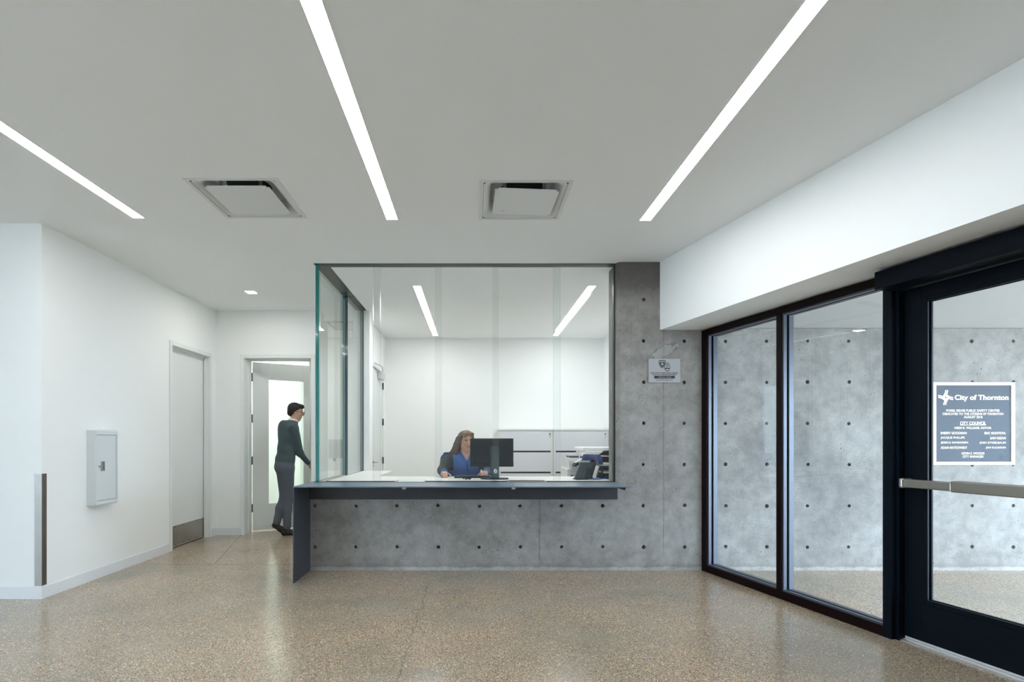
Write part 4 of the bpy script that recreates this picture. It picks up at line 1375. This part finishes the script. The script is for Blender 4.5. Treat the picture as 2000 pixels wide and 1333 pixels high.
# ------------------------------------------------------------------ people: smooth bodies grown from joints
def smin_grid(prims, res, k, pad=0.03):
    lo = np.array([1e9] * 3)
    hi = -lo
    for p in prims:
        if p[0] == 'c':
            a_, b_, ra, rb = np.array(p[1]), np.array(p[2]), p[3], p[4]
            r = max(ra, rb)
            l_, h_ = np.minimum(a_, b_) - r, np.maximum(a_, b_) + r
        else:
            c_, rr = np.array(p[1]), np.array(p[2])
            r = rr.max()
            l_, h_ = c_ - r, c_ + r
        lo, hi = np.minimum(lo, l_), np.maximum(hi, h_)
    lo -= pad
    hi += pad
    n = np.ceil((hi - lo) / res).astype(int) + 1
    V = np.full(n, 0.2, dtype=np.float32)
    best = np.full(n, 9.0, dtype=np.float32)
    T = np.zeros(n, dtype=np.int16)
    for p in prims:
        if p[0] == 'c':
            a_, b_, ra, rb, tg = np.array(p[1]), np.array(p[2]), p[3], p[4], p[5]
            kk = p[6] if len(p) > 6 else k
            r = max(ra, rb) + 0.05 + kk
            l_, h_ = np.minimum(a_, b_) - r, np.maximum(a_, b_) + r
        else:
            c_, rr, Rm, tg = np.array(p[1]), np.array(p[2]), p[3], p[4]
            kk = p[5] if len(p) > 5 else k
            r = rr.max() + 0.05 + kk
            l_, h_ = c_ - r, c_ + r
        i0 = np.maximum(((l_ - lo) / res).astype(int), 0)
        i1 = np.minimum(((h_ - lo) / res).astype(int) + 2, n)
        gx_ = [lo[q] + res * np.arange(i0[q], i1[q]) for q in range(3)]
        P = np.stack(np.meshgrid(*gx_, indexing='ij'), -1)
        if p[0] == 'c':
            ab = b_ - a_
            t_ = np.clip(((P - a_) @ ab) / max(ab @ ab, 1e-9), 0, 1)
            d = np.linalg.norm(P - a_ - t_[..., None] * ab, axis=-1) - (ra + (rb - ra) * t_)
        else:
            q = P - c_
            if Rm is not None:
                q = q @ np.array(Rm)          # columns of Rm are the ellipsoid axes
            k0 = np.linalg.norm(q / rr, axis=-1)
            k1 = np.linalg.norm(q / (rr * rr), axis=-1)
            d = k0 * (k0 - 1.0) / np.maximum(k1, 1e-6)
        sl = tuple(slice(i0[q], i1[q]) for q in range(3))
        a0 = V[sl]
        h = np.clip(0.5 + 0.5 * (a0 - d) / kk, 0, 1)
        V[sl] = a0 * (1 - h) + d * h - kk * h * (1 - h)
        upd = d < best[sl]
        bs = best[sl]
        bs[upd] = d[upd]
        ts = T[sl]
        ts[upd] = tg
    return V, T, lo

def surface_nets(V, lo, res):
    s = V < 0
    nx, ny, nz = V.shape
    acc = np.zeros((nx - 1, ny - 1, nz - 1, 3), dtype=np.float32)
    cnt = np.zeros((nx - 1, ny - 1, nz - 1), dtype=np.float32)
    cor = [(i, j, k) for i in (0, 1) for j in (0, 1) for k in (0, 1)]
    for a_ in cor:
        for ax in range(3):
            if a_[ax]:
                continue
            b_ = list(a_)
            b_[ax] = 1
            va = V[a_[0]:nx - 1 + a_[0], a_[1]:ny - 1 + a_[1], a_[2]:nz - 1 + a_[2]]
            vb = V[b_[0]:nx - 1 + b_[0], b_[1]:ny - 1 + b_[1], b_[2]:nz - 1 + b_[2]]
            m_ = (va < 0) != (vb < 0)
            t_ = np.where(m_, va / np.where(m_, va - vb, 1), 0)
            for q in range(3):
                acc[..., q] += np.where(m_, a_[q] + (t_ if q == ax else 0), 0)
            cnt += m_
    on = cnt > 0
    idx = np.full(on.shape, -1, dtype=np.int64)
    ii = np.argwhere(on)
    idx[on] = np.arange(len(ii))
    verts = lo + (ii + acc[on] / cnt[on][:, None]) * res
    faces = []
    for ax in range(3):
        u, v_ = [(1, 2), (2, 0), (0, 1)][ax]
        A_ = [slice(None)] * 3
        B_ = [slice(None)] * 3
        A_[ax] = slice(0, -1)
        B_[ax] = slice(1, None)
        ch = s[tuple(A_)] != s[tuple(B_)]
        e = np.argwhere(ch)
        e = e[(e[:, u] > 0) & (e[:, v_] > 0) & (e[:, u] < V.shape[u] - 1) & (e[:, v_] < V.shape[v_] - 1)]
        du, dv = np.zeros(3, int), np.zeros(3, int)
        du[u] = 1
        dv[v_] = 1
        q0, q1, q2, q3 = e - du - dv, e - dv, e, e - du
        g = [idx[tuple(q.T)] for q in (q0, q1, q2, q3)]
        inside = s[tuple(e.T)]
        F_ = np.stack(g, 1)
        F_[~inside] = F_[~inside][:, ::-1]
        faces.append(F_)
    return verts, np.concatenate(faces), ii

def figure(name, prims, mats, parent=None, res=0.007, k=0.02, paint=None, wobble=None, smooth=2):
    V, T, lo = smin_grid(prims, res, k)
    if wobble is not None:
        n = V.shape
        P = np.stack(np.meshgrid(*[lo[q] + res * np.arange(n[q]) for q in range(3)], indexing='ij'), -1)
        V = V + wobble(P).astype(np.float32)
    verts, faces, cells = surface_nets(V, lo, res)
    for _ in range(smooth):                       # light Laplacian smoothing
        sm = np.zeros_like(verts)
        ct_ = np.zeros(len(verts))
        for a_, b_ in ((0, 1), (1, 2), (2, 3), (3, 0)):
            for p_, q_ in ((a_, b_), (b_, a_)):
                np.add.at(sm, faces[:, p_], verts[faces[:, q_]])
                np.add.at(ct_, faces[:, p_], 1)
        verts = verts * 0.5 + 0.5 * sm / np.maximum(ct_, 1)[:, None]
    tg = T[tuple(cells.T)][faces[:, 0]]
    cen = verts[faces].mean(1)
    if paint is not None:
        tg = paint(cen, tg)
    me = bpy.data.meshes.new(name)
    me.from_pydata(verts.tolist(), [], faces.tolist())
    me.polygons.foreach_set('use_smooth', np.ones(len(faces), dtype=bool))
    o = link(name, me, mats, parent)
    me.polygons.foreach_set('material_index', tg.astype(np.int32))
    me.update()
    return o

def axes(yaw, pitch=0.0, roll=0.0):
    """Columns: right, forward, up of a head or torso that looks along yaw (0 = +X)."""
    R = Matrix.Rotation(yaw, 3, 'Z') @ Matrix.Rotation(-pitch, 3, 'Y') @ Matrix.Rotation(roll, 3, 'X')
    f = R @ Vector((1, 0, 0))
    l_ = R @ Vector((0, 1, 0))
    u = R @ Vector((0, 0, 1))
    return Matrix((-l_, f, u)).transposed()

def head_prims(c, A3, tskin, tlip, teye, s=1.0):
    """Head about centre c; A3 columns right, forward, up."""
    def P(r, f, u): return tuple(Vector(c) + A3 @ Vector((r, f, u)) * s)
    q = []
    q.append(('e', P(0, -0.012, 0.025), (0.074 * s, 0.093 * s, 0.090 * s), A3, tskin, 0.02))
    q.append(('e', P(0, 0.020, -0.045), (0.058 * s, 0.066 * s, 0.078 * s), A3, tskin, 0.02))
    q.append(('e', P(0, 0.052, -0.098), (0.026 * s, 0.022 * s, 0.020 * s), A3, tskin, 0.02))        # chin
    q.append(('e', P(0, 0.070, 0.032), (0.045 * s, 0.018 * s, 0.014 * s), A3, tskin, 0.012))         # brow
    q.append(('c', P(0, 0.080, 0.010), P(0, 0.102, -0.028), 0.008 * s, 0.012 * s, tskin, 0.008))     # nose
    for sg in (-1, 1):
        q.append(('e', P(sg * 0.036, 0.066, -0.018), (0.020 * s, 0.016 * s, 0.018 * s), A3, tskin, 0.012))  # cheeks
        q.append(('e', P(sg * 0.031, 0.0725, 0.010), (0.0105 * s, 0.008 * s, 0.0042 * s), A3, teye, 0.003))
        q.append(('e', P(sg * 0.075, -0.008, -0.008), (0.009 * s, 0.019 * s, 0.031 * s), A3, tskin, 0.006))  # ears
        q.append(('c', P(sg * 0.012, 0.026, -0.085), P(sg * 0.040, -0.005, -0.055), 0.016 * s, 0.02 * s, tskin, 0.02))
    q.append(('e', P(0, 0.082, -0.062), (0.022 * s, 0.008 * s, 0.0075 * s), A3, tlip, 0.004))
    return q

def hand_prims(w, d, side, up, ts, curl=0.3, length=0.18, spread=0.10):
    """Hand from wrist w along d; side points to the thumb, up is the back of the hand."""
    w, d, side, up = Vector(w), Vector(d).normalized(), Vector(side).normalized(), Vector(up).normalized()
    q = []
    L = length
    for f_ in (-0.028, -0.010, 0.010, 0.026):
        q.append(('c', tuple(w + side * f_ * 0.6), tuple(w + d * L * 0.48 + side * f_), 0.014, 0.0125, ts, 0.012))
    for i, (off, ln) in enumerate(((0.030, 0.92), (0.010, 1.0), (-0.011, 0.94), (-0.031, 0.76))):
        p0 = w + d * L * 0.46 + side * off
        dd = (d + side * off * spread * 18 * 0.1).normalized()
        a1 = curl * 0.7
        p1 = p0 + (dd * math.cos(a1) - up * math.sin(a1)) * L * 0.26 * ln
        a2 = curl * 1.7
        p2 = p1 + (dd * math.cos(a2) - up * math.sin(a2)) * L * 0.17 * ln
        a3 = curl * 2.4
        p3 = p2 + (dd * math.cos(a3) - up * math.sin(a3)) * L * 0.11 * ln
        q += [('c', tuple(p0), tuple(p1), 0.0098, 0.0088, ts, 0.003), ('c', tuple(p1), tuple(p2), 0.0088, 0.008, ts, 0.003), ('c', tuple(p2), tuple(p3), 0.008, 0.007, ts, 0.003)]
    t0 = w + d * L * 0.12 + side * 0.026
    t1 = t0 + (d * 0.6 + side * 0.75 - up * 0.25).normalized() * 0.045
    t2 = t1 + (d * 0.9 + side * 0.3 - up * 0.25).normalized() * 0.032
    t3 = t2 + (d * 1.0 + side * 0.05 - up * 0.3).normalized() * 0.024
    q += [('c', tuple(t0), tuple(t1), 0.015, 0.011, ts, 0.008), ('c', tuple(t1), tuple(t2), 0.011, 0.010, ts, 0.003), ('c', tuple(t2), tuple(t3), 0.010, 0.008, ts, 0.003)]
    return q

# ---- man walking through the open door
man = thing('person', (-2.52, 7.13, 0), 'man in dark sweater and grey trousers walking through the open door', 'person')
SK, LP, EY, SW, TR, SH, ST = range(7)
def mp(px, py, y): return ((px - CX) * y / F, y, H + (CY - py) * y / F)
yaw = math.radians(38)
fw = Vector((math.cos(yaw), math.sin(yaw), 0))
rt = Vector((math.sin(yaw), -math.cos(yaw), 0))
YM = 7.14
pel = Vector(mp(557, 905, YM))
chest = Vector(mp(562, 853, YM))
neck = Vector(mp(572, 824, YM + 0.02))
T3 = Matrix((rt, fw, Vector((0, 0, 1)))).transposed()
lean = (chest - pel).normalized()
TC = axes(yaw, 0.0)
pr = []
pr.append(('e', tuple(chest + Vector((0, 0, 0.02))), (0.178, 0.122, 0.20), TC, SW))
pr.append(('e', tuple(chest * 0.5 + pel * 0.5), (0.160, 0.115, 0.20), TC, SW))
pr.append(('e', tuple(pel + Vector((0, 0, 0.05))), (0.168, 0.125, 0.12), TC, SW))
pr.append(('e', tuple(pel + Vector((0, 0, -0.05)) - fw * 0.01), (0.168, 0.128, 0.125), TC, TR))
sh_r = chest + rt * 0.185 + Vector((0, 0, 0.115)) + fw * 0.02
sh_l = chest - rt * 0.185 + Vector((0, 0, 0.115)) + fw * 0.02
pr.append(('c', tuple(sh_r - rt * 0.03), tuple(neck + Vector((0, 0, -0.03))), 0.062, 0.058, SW, 0.04))
pr.append(('c', tuple(sh_l + rt * 0.03), tuple(neck + Vector((0, 0, -0.03))), 0.062, 0.058, SW, 0.04))
pr.append(('e', tuple(chest + Vector((0, 0, 0.12)) - fw * 0.06), (0.12, 0.06, 0.10), TC, SW))
# right arm reaches down and forward to the door edge
el_r = Vector(mp(586, 886, YM + 0.0))
hd_r = Vector(mp(601, 904, YM + 0.13))
pr.append(('c', tuple(sh_r), tuple(el_r), 0.062, 0.046, SW))
pr.append(('c', tuple(el_r), tuple(hd_r), 0.044, 0.032, SW))
pr += hand_prims(hd_r + (hd_r - el_r).normalized() * 0.012, (hd_r - el_r), (0, 0.2, 1), rt, SK, 0.35, 0.175)
# left arm hangs ahead, hidden behind the body
el_l = sh_l + Vector((-0.03, 0.03, -0.29))
hd_l = el_l + Vector((-0.01, 0.04, -0.23))
pr.append(('c', tuple(sh_l), tuple(el_l), 0.060, 0.046, SW))
pr.append(('c', tuple(el_l), tuple(hd_l), 0.044, 0.032, SW))
pr += hand_prims(hd_l + Vector((0, 0, -0.012)), (0.1, 0.1, -1), fw, -rt, SK, 0.4, 0.175)
# legs
hip_r = pel + rt * 0.085 + Vector((0, 0, -0.09))
hip_l = pel - rt * 0.085 + Vector((0, 0, -0.09))
kn_r = Vector(mp(564, 968, YM - 0.02))
an_r = Vector(mp(561, 1029, YM - 0.02))
kn_l = Vector(mp(556, 972, YM + 0.02))
an_l = Vector(mp(541, 1020, YM - 0.03))
for hp, kn, an in ((hip_r, kn_r, an_r), (hip_l, kn_l, an_l)):
    pr.append(('c', tuple(hp), tuple(kn), 0.092, 0.064, TR))
    pr.append(('c', tuple(kn), tuple(kn * 0.55 + an * 0.45 - fw * 0.012), 0.064, 0.060, TR))
    pr.append(('c', tuple(kn * 0.55 + an * 0.45 - fw * 0.012), tuple(an), 0.060, 0.050, TR))
# shoes
def shoe(an, heel, toe):
    heel, toe = Vector(heel), Vector(toe)
    m_ = heel * 0.45 + toe * 0.55
    pr.append(('c', tuple(an + Vector((0, 0, -0.01))), tuple(heel), 0.036, 0.034, SH, 0.012))
    pr.append(('c', tuple(heel), tuple(m_ + Vector((0, 0, 0.006))), 0.034, 0.042, SH, 0.012))
    pr.append(('c', tuple(m_ + Vector((0, 0, 0.004))), tuple(toe), 0.042, 0.034, SH, 0.012))
sd = Vector((math.cos(0.25), math.sin(0.25), 0))
hl = Vector((an_r.x, an_r.y, 0.036)) - sd * 0.045
shoe(an_r, hl, hl + sd * 0.21)
hl = Vector((an_l.x, an_l.y, an_l.z)) - sd * 0.03 + Vector((0, 0, -0.045))
toe = hl + sd * 0.135 + Vector((0, 0, -0.09))
toe.z = 0.036
shoe(an_l, hl, toe)
# neck and head
hc = Vector(mp(578.5, 806, YM + 0.06))
HY = math.radians(12)
HA = axes(HY, -0.18)
pr.append(('c', tuple(neck + Vector((0, 0, -0.03))), tuple(hc + Vector((-0.015, 0, -0.05))), 0.056, 0.052, SK, 0.02))
pr += head_prims(hc, HA, SK, LP, EY, 0.98)
figure('body', pr, ['skin', 'lip', 'eye', 'sweater', 'trousers', 'shoe', 'shirt'], man, 0.0075, 0.03)
def curls(P):
    x_, y_, z_ = P[..., 0], P[..., 1], P[..., 2]
    return -0.006 * (np.sin(x_ * 210 + 3 * np.sin(z_ * 90)) * np.sin(z_ * 230 + 3 * np.sin(y_ * 110)) + 0.7 * np.sin(y_ * 260 + x_ * 140) * np.sin(z_ * 150 - x_ * 170))
def HP(r, f, u, A_=HA, c=hc, s=1.0): return tuple(Vector(c) + A_ @ Vector((r, f, u)) * s)
hq = [('e', HP(0, -0.030, 0.052), (0.086, 0.092, 0.078), HA, 0),
      ('e', HP(0, -0.062, 0.000), (0.076, 0.055, 0.070), HA, 0),
      ('e', HP(0, 0.045, 0.088), (0.062, 0.045, 0.032), HA, 0),
      ('c', HP(-0.070, -0.015, 0.03), HP(-0.071, -0.022, -0.02), 0.016, 0.008, 0),
      ('c', HP(0.070, -0.015, 0.03), HP(0.071, -0.022, -0.02), 0.016, 0.008, 0)]
figure('hair', hq, ['hair_dark'], man, 0.006, 0.02, wobble=curls, smooth=1)
bm = bmesh.new()
add_cyl(bm, tuple(neck + Vector((-0.004, 0, -0.012))), tuple(neck + Vector((0.008, 0.005, 0.034))), 0.068, 0.062, 20)
obj('shirt_collar', bm, 'shirt', man)
bm = bmesh.new()
for sg in (-1, 1):
    ring = [HP(sg * 0.034 + 0.024 * math.cos(t), 0.102, 0.006 + 0.021 * math.sin(t)) for t in [2 * math.pi * k / 20 for k in range(21)]]
    add_tube(bm, ring, 0.0022, 6)
    add_tube(bm, [HP(sg * 0.058, 0.100, 0.012), HP(sg * 0.078, 0.04, 0.012), HP(sg * 0.080, -0.01, 0.008)], 0.0022, 6)
add_tube(bm, [HP(-0.010, 0.104, 0.010), HP(0.010, 0.104, 0.010)], 0.0022, 6)
obj('glasses', bm, 'hinge', man)

# ---- woman seated at the desk
wo = thing('person', (-0.09, 6.36, 0), 'woman in blue and charcoal fleece jacket seated at the desk', 'person')
SK, LP, EY, JB, JD, TS = range(6)
YW = 6.34
yaw = math.radians(-90 + 12)                     # faces the viewer, a little to the right
fw = Vector((math.cos(yaw), math.sin(yaw), 0))
rt = Vector((math.sin(yaw), -math.cos(yaw), 0))
TC = axes(yaw, -0.1)
wc = Vector((gx(908, YW), YW, 0.915))
pr = []
up_ = Vector((0, 0, 1))
pr.append(('e', tuple(wc + up_ * 0.04), (0.195, 0.140, 0.20), TC, JB))
pr.append(('e', tuple(wc + up_ * -0.14), (0.21, 0.165, 0.21), TC, JB))
pr.append(('e', tuple(wc + up_ * -0.32), (0.195, 0.160, 0.12), TC, TS))
pr.append(('e', tuple(wc + up_ * 0.03 + fw * 0.075), (0.135, 0.075, 0.10), TC, JB))
nk_ = wc + up_ * 0.215 + fw * 0.02
sR = wc + rt * 0.215 + up_ * 0.125
sL = wc - rt * 0.200 + up_ * 0.125
pr.append(('c', tuple(sR - rt * 0.02), tuple(nk_ + rt * 0.05 - up_ * 0.035), 0.068, 0.055, JD, 0.04))
pr.append(('c', tuple(sL + rt * 0.02), tuple(nk_ - rt * 0.05 - up_ * 0.035), 0.068, 0.055, JD, 0.04))
# right arm to the mouse, left arm to the keyboard
eR = Vector((gx(864, 6.12), 6.12, 0.935))
hR = Vector((-0.335, 5.945, 0.918))
pr.append(('c', tuple(sR), tuple(eR), 0.070, 0.056, JD))
pr.append(('c', tuple(eR), tuple(hR), 0.054, 0.040, JD))
pr += hand_prims(hR + Vector((0, -0.022, 0.002)), (0.05, -1, -0.10), (1, 0.1, 0), (0, 0, 1), SK, 0.42, 0.165)
eL = Vector((0.165, 6.16, 0.93))
hL = Vector((0.135, 6.00, 0.918))
pr.append(('c', tuple(sL), tuple(eL), 0.068, 0.055, JD))
pr.append(('c', tuple(eL), tuple(hL), 0.053, 0.040, JD))
pr += hand_prims(hL + Vector((-0.012, -0.02, 0.004)), (-0.12, -1, -0.14), (-1, 0.1, 0), (0, 0, 1), SK, 0.28, 0.165)
# thighs and shins under the desk
hipR, hipL = wc + rt * 0.10 + up_ * -0.34, wc - rt * 0.10 + up_ * -0.34
for hp, sg in ((hipR, 1), (hipL, -1)):
    kn = hp + fw * 0.40 + rt * sg * 0.05
    kn.z = 0.60
    an = kn + fw * 0.0
    an = Vector((kn.x, kn.y + 0.05, 0.13))
    pr.append(('c', tuple(hp), tuple(kn), 0.095, 0.070, TS))
    pr.append(('c', tuple(kn), tuple(an), 0.066, 0.048, TS))
    pr.append(('c', tuple(an + up_ * -0.05), tuple(an + fw * 0.16 + up_ * -0.085), 0.042, 0.036, TS))
hc = Vector((gx(909.5, YW - 0.06), YW - 0.06, 1.275))
HY = math.radians(-90 + 27)
HA = axes(HY, -0.08)
pr.append(('c', tuple(nk_ + up_ * -0.05), tuple(hc - fw * 0.02 - up_ * 0.05), 0.062, 0.056, SK, 0.02))
pr += head_prims(hc, HA, SK, LP, EY, 1.03)
def jacket_paint(cen, tg):
    tg = tg.copy()
    rel = cen - np.array(wc)
    f_ = rel @ np.array(fw)
    r_ = rel @ np.array(rt)
    z_ = rel[:, 2]
    body = (tg == JB) | (tg == JD)
    # charcoal yoke and sleeves, blue chest
    chestm = body & (np.abs(r_) < 0.155 + 0.0 * z_) & (f_ > 0.0)
    tg[chestm] = JB
    tg[body & (np.abs(r_) >= 0.155) & (z_ > -0.1) & (tg == JB) & (z_ > 0.02)] = JD
    neckv = body & (f_ > 0.05) & (z_ > 0.13) & (np.abs(r_ ) < (z_ - 0.13) * 0.55)
    tg[neckv] = SK
    # cuffs
    for h_ in (hR, hL):
        dd_ = np.linalg.norm(cen - np.array(h_), axis=1)
        tg[body & (dd_ < 0.055)] = JB
    return tg
figure('body', pr, ['skin2', 'lip', 'eye', 'jacket', 'jacket_dark', 'tshirt'], wo, 0.0065, 0.025, paint=jacket_paint)
# stand-up collar and zip
bm = bmesh.new()
ring = []
for i in range(15):
    t_ = math.radians(-150 + 300 * i / 14) + math.pi
    d_ = rt * math.sin(t_) * 0.085 + fw * (-math.cos(t_)) * 0.078 * -1
    b0 = nk_ + d_ - up_ * (0.045 + 0.035 * math.cos(t_ - math.pi) * -1 * 0)
    front = max(0.0, (d_.dot(fw)) / 0.078)
    lo_ = nk_ + d_ * 1.12 - up_ * (0.05 + 0.05 * front) + fw * 0.02 * front
    hi_ = nk_ + d_ * (1.05 + 0.12 * front) + up_ * (0.018 - 0.045 * front) + fw * 0.02 * front
    ring.append((lo_, hi_))
va = [(bm.verts.new(a_), bm.verts.new(b_), bm.verts.new(b_ + (b_ - nk_).normalized() * 0.008), bm.verts.new(a_ + (a_ - nk_).normalized() * 0.008)) for a_, b_ in ring]
for p_, q_ in zip(va, va[1:]):
    for k in range(4):
        bm.faces.new((p_[k], q_[k], q_[(k + 1) % 4], p_[(k + 1) % 4])).smooth = True
bm.faces.new(va[0])
bm.faces.new(va[-1])
obj('collar', bm, 'jacket', wo)
bm = bmesh.new()
add_tube(bm, [tuple(wc + fw * (0.175 - 0.01 * abs(i - 3)) + up_ * (0.12 - 0.05 * i)) for i in range(7)], 0.004, 6)
obj('zip', bm, 'ink', wo)
# hair: cap and long strands over the back and shoulders
def HP(r, f, u, A_=HA, c=hc, s=1.03): return tuple(Vector(c) + A_ @ Vector((r, f, u)) * s)
hq = [('e', HP(0, -0.028, 0.040), (0.085, 0.092, 0.084), HA, 0),
      ('e', HP(0, -0.060, -0.02), (0.080, 0.060, 0.090), HA, 0)]
for j in range(7):                                # lighter parted fringe
    r0 = -0.048 + 0.016 * j
    hq += [('c', HP(r0 * 0.5, 0.02, 0.112), HP(r0 * 1.15, 0.062, 0.092), 0.014, 0.012, 1), ('c', HP(r0 * 1.15, 0.062, 0.092), HP(r0 * 1.5, 0.070, 0.060 - 0.010 * abs(j - 3)), 0.012, 0.005, 1)]
for sg in (-1, 1):
    for j in range(7):
        f0 = 0.035 - 0.017 * j
        p0 = HP(sg * (0.070 + 0.004 * (j % 3)), f0 - 0.01, 0.055 - 0.004 * j)
        p1 = HP(sg * (0.085 + 0.005 * (j % 2)), f0 - 0.035, -0.04)
        p2 = Vector(HP(sg * (0.098 + 0.012 * (j % 3)), f0 - 0.055, -0.125))
        p3 = p2 + Vector((-0.02 * (1 if sg > 0 else -0.6) - 0.008 * j * (1 if sg > 0 else 0), 0.012 * j * 0.5, -0.075 + 0.006 * j))
        hq += [('c', p0, p1, 0.017, 0.018, 0), ('c', p1, tuple(p2), 0.018, 0.016, 0), ('c', tuple(p2), tuple(p3), 0.016, 0.006, 0)]
for j in range(7):
    r0 = -0.06 + 0.02 * j
    hq += [('c', HP(r0, -0.085, 0.0), HP(r0 * 1.2, -0.10, -0.12), 0.022, 0.02, 0), ('c', HP(r0 * 1.2, -0.10, -0.12), HP(r0 * 1.3, -0.10, -0.22), 0.02, 0.008, 0)]
def strands(P): return -0.004 * np.sin(P[..., 0] * 330 + 14 * np.sin(P[..., 2] * 22)) * np.sin(P[..., 1] * 210)
figure('hair', hq, ['hair_brown', 'hair_light'], wo, 0.006, 0.010, wobble=strands, smooth=1)
